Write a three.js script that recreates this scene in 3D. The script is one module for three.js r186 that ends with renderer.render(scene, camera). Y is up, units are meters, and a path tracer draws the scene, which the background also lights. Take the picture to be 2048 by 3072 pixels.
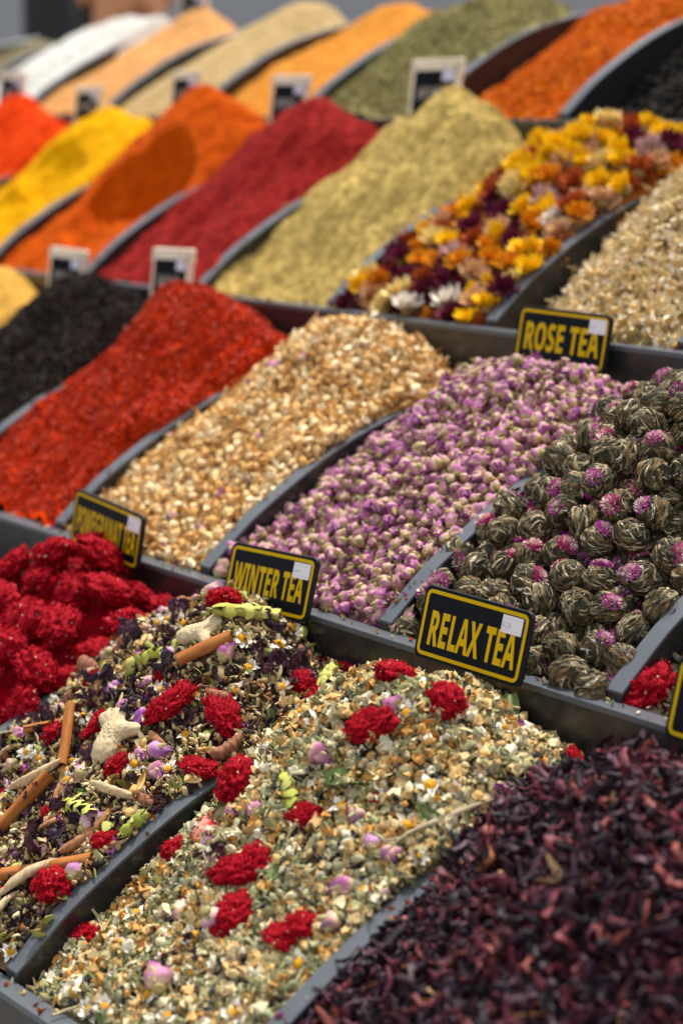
import * as THREE from 'three';
import { mergeGeometries } from 'three/addons/utils/BufferGeometryUtils.js';
import { RoundedBoxGeometry } from 'three/addons/geometries/RoundedBoxGeometry.js';
import { MarchingCubes } from 'three/addons/objects/MarchingCubes.js';
import { createNoise3D } from 'simplex-noise';

// ---------------------------------------------------------------- camera, sky, sun, exposure
// Stand: bins W wide; each row is RISE higher and DEPTH further back than the one in front.
const W = 0.2, RISE = 0.797 * W, DEPTH = 1.402 * W, Z0 = 2.57 * W, BASE = 0.9;
const FPX = 5909, CXP = 1024, CYP = 1536, PITCH = 0.2032, YAW = 0.6858;
const scene = new THREE.Scene();
const camera = new THREE.PerspectiveCamera(2 * Math.atan(CYP / FPX) * 180 / Math.PI, 2 / 3, 0.05, 60);
camera.position.set(5.6733 * W, BASE + 2.4546 * W, 0);
const fh = new THREE.Vector3(-Math.cos(YAW), 0, -Math.sin(YAW)), RIGHT = new THREE.Vector3(Math.sin(YAW), 0, -Math.cos(YAW));
const FWD = fh.clone().multiplyScalar(Math.cos(PITCH)).add(new THREE.Vector3(0, -Math.sin(PITCH), 0));
const UPV = fh.clone().multiplyScalar(Math.sin(PITCH)).add(new THREE.Vector3(0, Math.cos(PITCH), 0));
camera.lookAt(camera.position.clone().add(FWD));
camera.focus = 1.21;
camera.userData.fStop = 4.9;

const SUN = new THREE.Vector3(-0.26, 1.0, -0.4).normalize();
{ // bright overcast sky: paler towards the zenith and softly around the veiled sun
  const w = 128, h = 64, d = new Float32Array(w * h * 4), v = new THREE.Vector3();
  for (let j = 0; j < h; j++) for (let i = 0; i < w; i++) {
    const el = (j + 0.5) / h * Math.PI - Math.PI / 2, az = (i + 0.5) / w * 2 * Math.PI - Math.PI;
    v.set(Math.cos(el) * Math.cos(az), Math.sin(el), Math.cos(el) * Math.sin(az));
    const s = Math.max(0, v.y), g = Math.pow(Math.max(0, v.dot(SUN)), 6) * 0.6;
    const L = v.y >= 0 ? 0.45 + 0.2 * s : 0.14;
    const o = (j * w + i) * 4;
    d[o] = L * 0.94 + g * 0.95; d[o + 1] = L * 0.985 + g * 0.93; d[o + 2] = L * 1.075 + g * 0.88; d[o + 3] = 1;
  }
  const sky = new THREE.DataTexture(d, w, h, THREE.RGBAFormat, THREE.FloatType);
  sky.mapping = THREE.EquirectangularReflectionMapping; sky.magFilter = THREE.LinearFilter; sky.minFilter = THREE.LinearFilter; sky.needsUpdate = true;
  scene.background = sky; scene.environment = sky;
}
const sun = new THREE.DirectionalLight(new THREE.Color().setRGB(1, 0.94, 0.85), 3.8);
sun.position.copy(SUN).multiplyScalar(6).add(new THREE.Vector3(-0.3, BASE, -1));
sun.target.position.set(-0.3, BASE, -1);
sun.castShadow = true; sun.shadow.radius = 10; sun.shadow.mapSize.set(2048, 2048);
Object.assign(sun.shadow.camera, { left: -2.5, right: 2.5, top: 2.5, bottom: -2.5, near: 0.5, far: 12 });
scene.add(sun, sun.target);

const renderer = new THREE.WebGLRenderer({ antialias: true });
renderer.setSize(682, 1024);
renderer.toneMapping = THREE.LinearToneMapping;
renderer.toneMappingExposure = 1.52;
renderer.shadowMap.enabled = true;

// ---------------------------------------------------------------- helpers
function rngOf(seed) { let a = seed >>> 0; return () => { a = (a + 0x6D2B79F5) | 0; let t = Math.imul(a ^ (a >>> 15), 1 | a); t = (t + Math.imul(t ^ (t >>> 7), 61 | t)) ^ t; return ((t ^ (t >>> 14)) >>> 0) / 4294967296; }; }
let R = rngOf(7);
const n3 = createNoise3D(rngOf(11));
const rr = (a, b) => a + (b - a) * R();
const pick = (a) => a[Math.floor(R() * a.length)];
const clamp = (x, a, b) => Math.min(b, Math.max(a, x));
const lerp = (a, b, t) => a + (b - a) * t;
const sstep = (a, b, x) => { const t = clamp((x - a) / (b - a), 0, 1); return t * t * (3 - 2 * t); };
const _c = new THREE.Color();
const C = (css) => { _c.set(css); return [_c.r, _c.g, _c.b]; };
const mixc = (a, b, t) => [lerp(a[0], b[0], t), lerp(a[1], b[1], t), lerp(a[2], b[2], t)];
const scal = (a, s) => [a[0] * s, a[1] * s, a[2] * s];
const V = (x, y, z) => new THREE.Vector3(x, y, z);
const Q = 2048 / 1568;                       // measurements were taken on a 1568-pixel-wide view

function ray(px, py) { return FWD.clone().addScaledVector(RIGHT, (px - CXP) / FPX).addScaledVector(UPV, -(py - CYP) / FPX); }
function project(p) { const v = p.clone().sub(camera.position), d = v.dot(FWD); return [CXP + FPX * v.dot(RIGHT) / d, CYP - FPX * v.dot(UPV) / d, d]; }
function onZ(px, py, z) { const v = ray(px, py); return camera.position.clone().addScaledVector(v, (z - camera.position.z) / v.z); }
const lipY = (r) => BASE + r * RISE, lipZ = (r) => -(Z0 + r * DEPTH);

const counts = {};
function numbered(n) { const k = counts[n] = (counts[n] ?? -1) + 1; return k ? `${n}_${String(k).padStart(3, '0')}` : n; }
function shadows(o) { o.traverse((m) => { if (m.isMesh) { m.castShadow = true; m.receiveShadow = true; } }); return o; }
function top(o, name, label, category, group, kind) {
  o.name = numbered(name); o.userData = { ...(label && { label }), ...(category && { category }), ...(group && { group }), ...(kind && { kind }) };
  scene.add(o); return shadows(o);
}
function part(parent, name, geo, mat, label) { const m = new THREE.Mesh(geo, mat); m.name = name; if (label) m.userData.label = label; parent.add(m); m.castShadow = m.receiveShadow = true; return m; }

class Geo {                                   // collects coloured pieces with smooth normals into one geometry
  constructor() { this.p = []; this.c = []; this.i = []; }
  get n() { return this.p.length / 3; }
  vert(v, c) { this.p.push(v.x, v.y, v.z); this.c.push(c[0], c[1], c[2]); return this.n - 1; }
  grid(nu, nv, fn, cf, closed) {              // fn(u,v) -> Vector3, cf(u,v,p) -> colour
    const b = this.n, cols = closed ? nu : nu + 1;
    for (let j = 0; j <= nv; j++) for (let i = 0; i < cols; i++) { const q = fn(i / nu, j / nv); this.vert(q, cf(i / nu, j / nv, q)); }
    for (let j = 0; j < nv; j++) for (let i = 0; i < nu; i++) { const a = b + j * cols + i, e = b + j * cols + (i + 1) % cols, f = a + cols, g = e + cols; this.i.push(a, e, g, a, g, f); }
    return this;
  }
  ico(level, fn, cf) {                        // fn(unit) -> Vector3
    const s = icosphere(level), b = this.n;
    for (const q of s.v) { const o = fn(q.clone()); this.vert(o, cf(q, o)); }
    for (const k of s.f) this.i.push(b + k);
    return this;
  }
  tube(pts, rad, sides, cf, flat = 1) {       // pts: Vector3[]; rad(t)
    const N = pts.length - 1, curve = new THREE.CatmullRomCurve3(pts), fr = curve.computeFrenetFrames(N, false);
    return this.grid(sides, N, (u, v) => {
      const k = Math.round(v * N), a = u * Math.PI * 2, r = rad(v);
      return pts[k].clone().addScaledVector(fr.normals[k], Math.cos(a) * r).addScaledVector(fr.binormals[k], Math.sin(a) * r * flat);
    }, cf, true);
  }
  move(from, m) { const v = V(); for (let k = from; k < this.n; k++) { v.set(this.p[3 * k], this.p[3 * k + 1], this.p[3 * k + 2]).applyMatrix4(m); this.p[3 * k] = v.x; this.p[3 * k + 1] = v.y; this.p[3 * k + 2] = v.z; } return this; }
  build() {
    const g = new THREE.BufferGeometry();
    g.setAttribute('position', new THREE.Float32BufferAttribute(this.p, 3));
    g.setAttribute('color', new THREE.Float32BufferAttribute(this.c, 3));
    g.setIndex(this.i); g.computeVertexNormals(); return g;
  }
}
const icoCache = [];
function icosphere(level) {
  if (icoCache[level]) return icoCache[level];
  const t = (1 + Math.sqrt(5)) / 2;
  let v = [[-1, t, 0], [1, t, 0], [-1, -t, 0], [1, -t, 0], [0, -1, t], [0, 1, t], [0, -1, -t], [0, 1, -t], [t, 0, -1], [t, 0, 1], [-t, 0, -1], [-t, 0, 1]].map((a) => V(...a).normalize());
  let f = [0, 11, 5, 0, 5, 1, 0, 1, 7, 0, 7, 10, 0, 10, 11, 1, 5, 9, 5, 11, 4, 11, 10, 2, 10, 7, 6, 7, 1, 8, 3, 9, 4, 3, 4, 2, 3, 2, 6, 3, 6, 8, 3, 8, 9, 4, 9, 5, 2, 4, 11, 6, 2, 10, 8, 6, 7, 9, 8, 1];
  for (let l = 0; l < level; l++) {
    const m = new Map(), nf = [];
    const mid = (a, b) => { const k = a < b ? a * 1e6 + b : b * 1e6 + a; if (!m.has(k)) { v.push(v[a].clone().add(v[b]).normalize()); m.set(k, v.length - 1); } return m.get(k); };
    for (let i = 0; i < f.length; i += 3) { const [a, b, c] = [f[i], f[i + 1], f[i + 2]], x = mid(a, b), y = mid(b, c), z = mid(c, a); nf.push(a, x, z, b, y, x, c, z, y, x, y, z); }
    f = nf;
  }
  return icoCache[level] = { v, f };
}
function curveFn(pts) {                       // smooth curve through [x, y] points
  const m = pts.map((q, i) => i === 0 ? (pts[1][1] - q[1]) / (pts[1][0] - q[0]) : i === pts.length - 1 ? (q[1] - pts[i - 1][1]) / (q[0] - pts[i - 1][0]) : (pts[i + 1][1] - pts[i - 1][1]) / (pts[i + 1][0] - pts[i - 1][0]));
  return (x) => {
    x = clamp(x, pts[0][0], pts[pts.length - 1][0]);
    let i = 0; while (i < pts.length - 2 && x > pts[i + 1][0]) i++;
    const h = pts[i + 1][0] - pts[i][0], t = (x - pts[i][0]) / h, t2 = t * t, t3 = t2 * t;
    return (2 * t3 - 3 * t2 + 1) * pts[i][1] + (t3 - 2 * t2 + t) * h * m[i] + (-2 * t3 + 3 * t2) * pts[i + 1][1] + (t3 - t2) * h * m[i + 1];
  };
}
function noiseTex(size, fn, srgb) {
  const d = new Uint8Array(size * size * 4);
  for (let j = 0; j < size; j++) for (let i = 0; i < size; i++) { const c = fn(i / size, j / size), o = (j * size + i) * 4; d[o] = c[0] * 255; d[o + 1] = c[1] * 255; d[o + 2] = c[2] * 255; d[o + 3] = 255; }
  const t = new THREE.DataTexture(d, size, size); t.wrapS = t.wrapT = THREE.RepeatWrapping; t.magFilter = THREE.LinearFilter; t.minFilter = THREE.LinearMipmapLinearFilter; t.generateMipmaps = true;
  if (srgb) t.colorSpace = THREE.SRGBColorSpace; t.needsUpdate = true; return t;
}
const tileNoise = (u, v, f) => { const a = u * 2 * Math.PI, b = v * 2 * Math.PI; return n3(Math.cos(a) * f + 3, Math.sin(a) * f, Math.cos(b) * f) * 0.5 + n3(Math.sin(b) * f, Math.cos(a) * f + 9, Math.sin(a) * f) * 0.5; };

// ---------------------------------------------------------------- materials
const plant = new THREE.MeshPhysicalMaterial({ vertexColors: true, roughness: 0.75, specularIntensity: 0.4, side: THREE.DoubleSide, name: 'dried plant' });
const waxy = new THREE.MeshPhysicalMaterial({ vertexColors: true, roughness: 0.55, specularIntensity: 0.45, side: THREE.DoubleSide, name: 'waxy petal' });
const velvet = new THREE.MeshPhysicalMaterial({ vertexColors: true, roughness: 0.8, specularIntensity: 0.25, sheen: 0.25, sheenColor: new THREE.Color(0.6, 0.01, 0.03), sheenRoughness: 0.5, name: 'velvet flower' });
const powder = new THREE.MeshPhysicalMaterial({ vertexColors: true, roughness: 1, specularIntensity: 0.12, name: 'ground spice' });
const shiny = new THREE.MeshPhysicalMaterial({ vertexColors: true, roughness: 0.4, specularIntensity: 0.35, side: THREE.DoubleSide, name: 'oily flake' });
const boardColor = noiseTex(512, (u, v) => { const a = tileNoise(u, v, 2.2), b = tileNoise(u + 0.3, v, 14), s = tileNoise(u, v + 0.4, 46) > 0.66 ? 0.1 : 0; const k = 0.15 + a * 0.02 + b * 0.018 + s; return [k * 1.0, k * 0.985, k * 0.985]; }, true);
const boardRough = noiseTex(512, (u, v) => { const k = 0.3 + tileNoise(u, v, 3) * 0.08 + tileNoise(u, v, 24) * 0.08; return [k, k, k]; });
const board = new THREE.MeshStandardMaterial({ map: boardColor, roughnessMap: boardRough, roughness: 1, bumpMap: boardRough, bumpScale: 0.00015, name: 'black painted board' });

// ---------------------------------------------------------------- setting
{
  const g = new THREE.PlaneGeometry(40, 40, 1, 1); g.rotateX(-Math.PI / 2);
  const m = new THREE.Mesh(g, new THREE.MeshStandardMaterial({ color: new THREE.Color().setRGB(0.2, 0.19, 0.18), roughness: 0.9 })); m.position.set(0, 0, -2);
  top(m, 'pavement', 'grey market pavement under the stall', null, null, 'structure');
}
// divider outline as fractions of bin depth and row rise
const divPts = [[0, 0], [0.1, 0.14], [0.16, 0.22], [0.28, 0.345], [0.41, 0.465], [0.55, 0.567], [0.7, 0.64], [0.82, 0.685], [1, 0.73]];
const divTop = curveFn(divPts);
const TH = 0.012;
const B0 = -9, B1 = 4;
function boxUV(g, s = 1) {                    // uv in metres from the dominant axis
  const p = g.attributes.position, n = g.attributes.normal, uv = new Float32Array(p.count * 2);
  for (let i = 0; i < p.count; i++) {
    const ax = Math.abs(n.getX(i)), ay = Math.abs(n.getY(i)), az = Math.abs(n.getZ(i));
    const [a, b] = ax > ay && ax > az ? [p.getZ(i), p.getY(i)] : ay > az ? [p.getX(i), p.getZ(i)] : [p.getX(i), p.getY(i)];
    uv[2 * i] = a * 3.3 * s; uv[2 * i + 1] = b * 3.3 * s;
  }
  g.setAttribute('uv', new THREE.BufferAttribute(uv, 2)); return g;
}
{
  const sh = new THREE.Shape();
  sh.moveTo(0.0062, -0.16); sh.lineTo(0.0062, divTop(0.0062 / DEPTH) * RISE);
  for (let k = 1; k <= 28; k++) { const t = lerp(0.0062 / DEPTH, 1 - 0.0062 / DEPTH, k / 28); sh.lineTo(t * DEPTH, divTop(t) * RISE); }
  sh.lineTo(DEPTH - 0.0062, -0.16); sh.closePath();
  const dg0 = new THREE.ExtrudeGeometry(sh, { depth: TH - 0.002, bevelEnabled: true, bevelThickness: 0.001, bevelSize: 0.0009, bevelOffset: -0.0009, bevelSegments: 2 });
  dg0.translate(0, 0, -(TH - 0.002) / 2); dg0.rotateY(Math.PI / 2); dg0.computeVertexNormals();   // outline x -> -z (backwards), thickness -> x
  // the same smooth blue-grey edge strip runs along every board
  const edgeDrop = 0.0045, edgeMat = new THREE.MeshStandardMaterial({ color: '#50555b', roughness: 0.3, bumpMap: boardRough, bumpScale: 0.0002, name: 'board edge strip' });
  const es = new THREE.Shape(), ep = []; for (let k = 0; k <= 28; k++) { const t = lerp(0.0068 / DEPTH, 1 - 0.0068 / DEPTH, k / 28); ep.push([t * DEPTH, divTop(t) * RISE]); }
  es.moveTo(ep[0][0], ep[0][1] - 0.0012); for (const [a, b] of ep) es.lineTo(a, b + 0.0007); for (const [a, b] of ep.reverse()) es.lineTo(a, b - 0.0012); es.closePath();
  const eg = new THREE.ExtrudeGeometry(es, { depth: TH - 0.0002, bevelEnabled: true, bevelThickness: 0.0004, bevelSize: 0.0003, bevelSegments: 1 }); eg.translate(0, 0, -(TH - 0.0002) / 2); eg.rotateY(Math.PI / 2); boxUV(eg);
  const rowLabel = ['lowest black divided tray holding the loose flower teas and hibiscus', 'second black divided tray holding chili, rosebuds and tea balls', 'third black divided tray holding coloured spice heaps and strawflowers', 'topmost black divided tray with the palest powders and lentil orange flakes'];
  for (let r = 0; r < 4; r++) {
    const t = new THREE.Group(); t.position.set(0, lipY(r), lipZ(r));
    const x0 = B0 * W, x1 = B1 * W;
    const fb = new RoundedBoxGeometry(x1 - x0, 0.24, TH, 2, 0.0012); fb.translate((x0 + x1) / 2, -0.12, 0); boxUV(fb); part(t, 'front_board', fb, board);
    const fl = new THREE.BoxGeometry(x1 - x0, 0.01, DEPTH - TH - 0.002); fl.translate((x0 + x1) / 2, -0.166, -DEPTH / 2); boxUV(fl); part(t, 'floor_board', fl, board);
    const dg = boxUV(dg0.clone(), 1); { const uv = dg.attributes.uv; for (let i = 0; i < uv.count; i++) uv.setXY(i, uv.getX(i) + r * 0.37, uv.getY(i) + r * 0.21); }
    for (let b = B0; b <= B1; b++) { const d = part(t, 'divider', dg, board); d.position.x = b * W; part(d, 'edge_strip', eg, edgeMat); }
    const lp = new RoundedBoxGeometry(x1 - x0 - 0.001, edgeDrop, TH + 0.0012, 2, 0.0009); lp.translate((x0 + x1) / 2, 0.0005 - edgeDrop / 2, 0); boxUV(lp); part(t, 'edge_strip', lp, edgeMat);
    if (r === 3) { const bb = new RoundedBoxGeometry(x1 - x0, 0.3, TH, 2, 0.0012); bb.translate((x0 + x1) / 2, -0.05, -DEPTH); boxUV(bb); part(t, 'back_board', bb, board); }
    top(t, 'display_tray', rowLabel[r], 'display tray');
  }
  const st = new THREE.Group(); st.position.set((B0 + B1) / 2 * W, 0, 0);
  for (let r = 0; r < 4; r++) { const hgt = lipY(r) - 0.245; const g = boxUV(new THREE.BoxGeometry((B1 - B0) * W - 0.02, hgt, 0.03)); g.translate(0, hgt / 2, lipZ(r) - 0.02); part(st, 'riser_board', g, board); }
  top(st, 'stall_base', 'black boarded base carrying the stepped trays', 'stall base');
}

// ---------------------------------------------------------------- heaps
const CREST = [[0, -0.03], [0.12, 0.12], [0.3, 0.37], [0.5, 0.66], [0.68, 0.93], [0.78, 1.03], [0.86, 1.02], [0.93, 0.95], [1, 0.84]];
const LEFT = [[0, -0.07], [0.1, 0.06], [0.25, 0.22], [0.45, 0.42], [0.65, 0.6], [0.8, 0.71], [0.9, 0.68], [1, 0.56]];
const RIGHTE = [[0, -0.05], [0.1, 0.1], [0.25, 0.27], [0.45, 0.47], [0.65, 0.64], [0.8, 0.77], [0.9, 0.73], [1, 0.6]];
const heaps = {};
class Heap {
  constructor(r, b, o = {}) {
    Object.assign(this, { r, b, uc: 0, pw: 1.45, low: 0.05, lowf: 14, seed: r * 31 + b * 7, dents: [] }, o); this.dents = [...(o.dents ?? [])];
    const up = (pts, d) => pts.map(([t, h]) => [t, h + d(t)]);
    this.c = curveFn(o.crest ?? up(CREST, (t) => (o.lift ?? 0) * sstep(0.2, 0.8, t)));
    this.l = curveFn(o.left ?? up(LEFT, (t) => (o.liftL ?? o.lift ?? 0) * sstep(0.2, 0.8, t)));
    this.e = curveFn(o.right ?? up(RIGHTE, (t) => (o.liftR ?? o.lift ?? 0) * sstep(0.2, 0.8, t)));
    for (const [x, y, ru, rt, dep] of o.dentPx ?? []) { const e = this.hit(x, y); if (e) this.dents.push([e.u, e.t, ru, rt, dep]); }
    heaps[r + ',' + b] = this;
  }
  ut(x, z) { return [((x / W) - this.b - 0.5) * 2, (lipZ(this.r) - z) / DEPTH]; }
  xz(u, t) { return [(this.b + 0.5 + u / 2) * W, lipZ(this.r) - t * DEPTH]; }
  hut(u, t) {                                  // height in units of RISE above the lip
    const k = u < this.uc ? (this.uc - u) / (1 + this.uc) : (u - this.uc) / (1 - this.uc);
    const edge = u < this.uc ? this.l(t) : this.e(t);
    let h;
    const au = Math.abs(u);
    if (au <= 1) h = lerp(this.c(t), edge, Math.pow(k, this.pw));
    else { if (edge < divTop(t) + 0.02) return -0.6; h = edge - (au - 1) * 0.85; }
    const s = this.seed * 1.7;
    h += this.low * n3(u * this.lowf * 0.1 + s, t * this.lowf * 0.14, s) + this.low * 0.5 * n3(u * this.lowf * 0.3, t * this.lowf * 0.4 + s, 3.1);
    for (const [du, dt, ru, rt, dep] of this.dents) { const q = ((u - du) / ru) ** 2 + ((t - dt) / rt) ** 2; if (q < 1) h -= dep * (1 - q) ** 0.6; }
    return h;
  }
  h(x, z) { const [u, t] = this.ut(x, z); return lipY(this.r) + this.hut(u, t) * RISE; }
  at(u, t) { const [x, z] = this.xz(u, t); return V(x, lipY(this.r) + this.hut(u, t) * RISE, z); }
  normal(x, z, e = 0.004) { return V(this.h(x - e, z) - this.h(x + e, z), 2 * e, this.h(x, z - e) - this.h(x, z + e)).normalize(); }
  mesh(nu, nt, color, mat, name, fine = 0, sink = 0) {
    const g = new Geo();
    g.grid(nu, nt, (a, c) => {
      const u = lerp(-1.3, 1.3, a), t = lerp(0.024, 0.978, c), q = this.at(u, t);
      q.y = Math.max(q.y - sink, lipY(this.r) - 0.15);
      if (fine) q.y += fine * (n3(q.x * 300, q.z * 300, q.y * 300) + 0.7 * n3(q.x * 700, q.z * 700, 5) + 1.3 * n3(q.x * 110, q.z * 110, 9));
      return q;
    }, (a, c, q) => color(q, lerp(-1.3, 1.3, a), lerp(0.02, 0.98, c)));
    const m = new THREE.Mesh(g.build(), mat); m.name = name; m.castShadow = m.receiveShadow = true; return m;
  }
  samples(n, minD = 0, o = {}) {               // scattered points on the surface
    const { u0 = -0.97, u1 = 0.97, t0 = 0.04, t1 = 0.965 } = o, out = [], cell = new Map(), key = (a, b2, c) => a + ',' + b2 + ',' + c;
    let tries = 0;
    while (out.length < n && tries++ < n * 14) {
      const t = rr(t0, t1);
      let u = rr(u0, u1);
      if (R() < 0.05 && minD > 0) u = rr(-1.1, 1.1);
      const hh = this.hut(u, t); if (hh < -0.2) continue;
      if (Math.abs(u) > 0.93 && hh < divTop(t) + 0.02) continue;
      const [x, z] = this.xz(u, t), nrm = this.normal(x, z);
      if (R() > 0.35 / Math.max(nrm.y, 0.2)) continue;   // even per surface area
      const q = V(x, lipY(this.r) + hh * RISE, z);
      if (minD > 0) {
        const i = Math.floor(q.x / minD), j = Math.floor(q.y / minD), k = Math.floor(q.z / minD); let bad = false;
        for (let a = -1; a <= 1 && !bad; a++) for (let b2 = -1; b2 <= 1 && !bad; b2++) for (let c = -1; c <= 1; c++) { const e = cell.get(key(i + a, j + b2, k + c)); if (e && e.some((w) => w.distanceTo(q) < minD)) { bad = true; break; } }
        if (bad) continue;
        const kk = key(i, j, k); if (!cell.has(kk)) cell.set(kk, []); cell.get(kk).push(q);
      }
      out.push({ p: q, n: nrm, u, t });
    }
    return out;
  }
  hit(px, py) {                                // where a line of sight (1568-wide pixels) meets this heap
    const v = ray(px * Q, py * Q).normalize();
    for (let s = 0.5; s < 3.6; s += 0.003) {
      const q = camera.position.clone().addScaledVector(v, s), [u, t] = this.ut(q.x, q.z);
      if (t < 0.0 || t > 1 || Math.abs(u) > 1.25) continue;
      if (q.y < lipY(this.r) + this.hut(u, t) * RISE) { const y = this.h(q.x, q.z); return { p: V(q.x, y, q.z), n: this.normal(q.x, q.z), u, t }; }
    }
    return null;
  }
}
function hidden(p) {                           // is the point behind another heap, divider or lip
  const d = camera.position.clone().sub(p), len = d.length(); d.normalize();
  for (let s = 0.012; s < Math.min(len, 0.6); s += 0.008) {
    const q = p.clone().addScaledVector(d, s), r = Math.floor((-q.z - Z0) / DEPTH), b = Math.floor(q.x / W);
    if (r < 0) break; if (r > 3) continue;
    const H = heaps[r + ',' + b]; if (H && q.y < H.h(q.x, q.z) - 0.003) return true;
    const t = (lipZ(r) - q.z) / DEPTH, f = Math.abs(q.x / W - Math.round(q.x / W)) * W;
    if (f < TH / 2 && q.y < lipY(r) + divTop(t) * RISE) return true;
    if (t < TH / 2 / DEPTH && q.y < lipY(r)) return true;
  }
  return false;
}
const inView = (p, m = 20) => { const [x, y] = project(p); return x > -m && x < 2048 + m && y > -m && y < 3072 + m; };

// ---------------------------------------------------------------- placing
const _m = new THREE.Matrix4(), _q = new THREE.Quaternion(), _q2 = new THREE.Quaternion(), YU = V(0, 1, 0);
const randQ = () => { const a = R(), b = R() * 2 * Math.PI, c = R() * 2 * Math.PI; return new THREE.Quaternion(Math.sqrt(1 - a) * Math.sin(b), Math.sqrt(1 - a) * Math.cos(b), Math.sqrt(a) * Math.sin(c), Math.sqrt(a) * Math.cos(c)); };
// y axis of the piece to the surface normal, then turned and tipped
function layQ(n, tip = 0.3) { const q = new THREE.Quaternion().setFromUnitVectors(YU, n); q.multiply(_q2.setFromAxisAngle(YU, R() * 6.283)); if (tip) { _q2.setFromAxisAngle(V(rr(-1, 1), 0, rr(-1, 1)).normalize(), rr(-tip, tip)); q.multiply(_q2); } return q; }
// long axis (y) of the piece lying in the surface, at an angle
function lieQ(n, ang = R() * 6.283, tip = 0.25) {
  const q = new THREE.Quaternion().setFromUnitVectors(YU, n);
  q.multiply(_q2.setFromAxisAngle(YU, ang)); q.multiply(_q2.setFromAxisAngle(V(1, 0, 0), Math.PI / 2 + rr(-tip, tip))); return q.multiply(_q2.setFromAxisAngle(YU, R() * 6.283));
}
// long axis along a direction seen in the picture (dx right, dy down, in pixels), lying on the surface; the given flat side faces out
function aimQ(n, dx, dy, roll = 0) {
  const d = RIGHT.clone().multiplyScalar(dx).addScaledVector(UPV, -dy); d.addScaledVector(FWD, -d.dot(n) / FWD.dot(n)).normalize();
  const x = d.clone().cross(n).normalize(), m = new THREE.Matrix4().makeBasis(x, d, x.clone().cross(d)); const q = new THREE.Quaternion().setFromRotationMatrix(m);
  return roll ? q.multiply(_q2.setFromAxisAngle(YU, roll)) : q;
}
function instanced(parent, name, geo, mat, list) {   // list: {p, q, s, c}
  if (!list.length) return;
  const m = new THREE.InstancedMesh(geo, mat, list.length); m.name = name;
  const sv = V();
  list.forEach((e, i) => { const s = e.s ?? 1; sv.set(s, s, s); if (e.sv) sv.copy(e.sv); m.setMatrixAt(i, _m.compose(e.p, e.q, sv)); m.setColorAt(i, _c.setRGB(...(e.c ?? [1, 1, 1]))); });
  m.castShadow = m.receiveShadow = true; parent.add(m); return m;
}
function single(geo, mat, e, name, label, category, group) {
  const m = new THREE.Mesh(geo, mat); m.position.copy(e.p); m.quaternion.copy(e.q); m.scale.setScalar(e.s ?? 1);
  return top(m, name, label, category, group);
}
function stuff(name, label, category) { const g = new THREE.Group(); g.name = numbered(name); g.userData = { label, category, kind: 'stuff' }; scene.add(g); return g; }
// splits placed pieces into the 300 that show largest (things) and the rest
function split(list, most = 300) {
  const seen = [], rest = [];
  for (const e of list) { if (inView(e.p, 10) && e.top !== false && !hidden(e.p)) { e.d = project(e.p)[2]; seen.push(e); } else rest.push(e); }
  seen.sort((a, b) => a.d - b.d);
  return [seen.slice(0, most), rest.concat(seen.slice(most))];
}

// ---------------------------------------------------------------- dried plant pieces (y is the long axis, origin at the middle)
const many = (k, fn) => Array.from({ length: k }, (_, i) => fn(i));
function ovoid(g, len, rad, o = {}) {          // bud body with folded petals
  const { nu = 9, nv = 8, ridge = 0.12, lobes = 3, twist = 2.5, col, sharp = 0.75, ph = R() * 6.28 } = o;
  g.grid(nu, nv, (u, v) => {
    const a = u * Math.PI * 2, y = (v - 0.5) * len, prof = Math.pow(Math.sin(Math.PI * Math.pow(clamp(v, 0.001, 0.999), sharp)), o.pw ?? 0.8);
    const r = rad * prof * (1 + ridge * Math.sin(a * lobes + v * twist + ph)) + 0.00005;
    return V(Math.cos(a) * r, y, Math.sin(a) * r);
  }, (u, v) => col(u, v), true);
  return g;
}
function leafPatch(g, len, wid, o = {}) {      // a curved leaf or petal from the origin along +y
  const { nu = 2, nv = 4, cup = 0.3, bend = 0.4, col, tip = 1, m, wav = 0 } = o, from = g.n, ph = R() * 6;
  g.grid(nu, nv, (u, v) => {
    const s = (u - 0.5) * 2, w = wid * 0.5 * Math.pow(Math.sin(Math.PI * clamp(0.12 + v * (0.88 - 0.02 * tip), 0, 0.995)), 0.7);
    return V(s * w, v * len, cup * wid * s * s * 0.5 + bend * len * v * v + wav * wid * Math.sin(v * 9 + s * 2 + ph));
  }, (u, v) => col(u, v));
  if (m) g.move(from, m);
  return g;
}
const rotM = (ax, ang, t) => { const m = new THREE.Matrix4().makeRotationAxis(ax, ang); if (t) m.setPosition(t); return m; };

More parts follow.
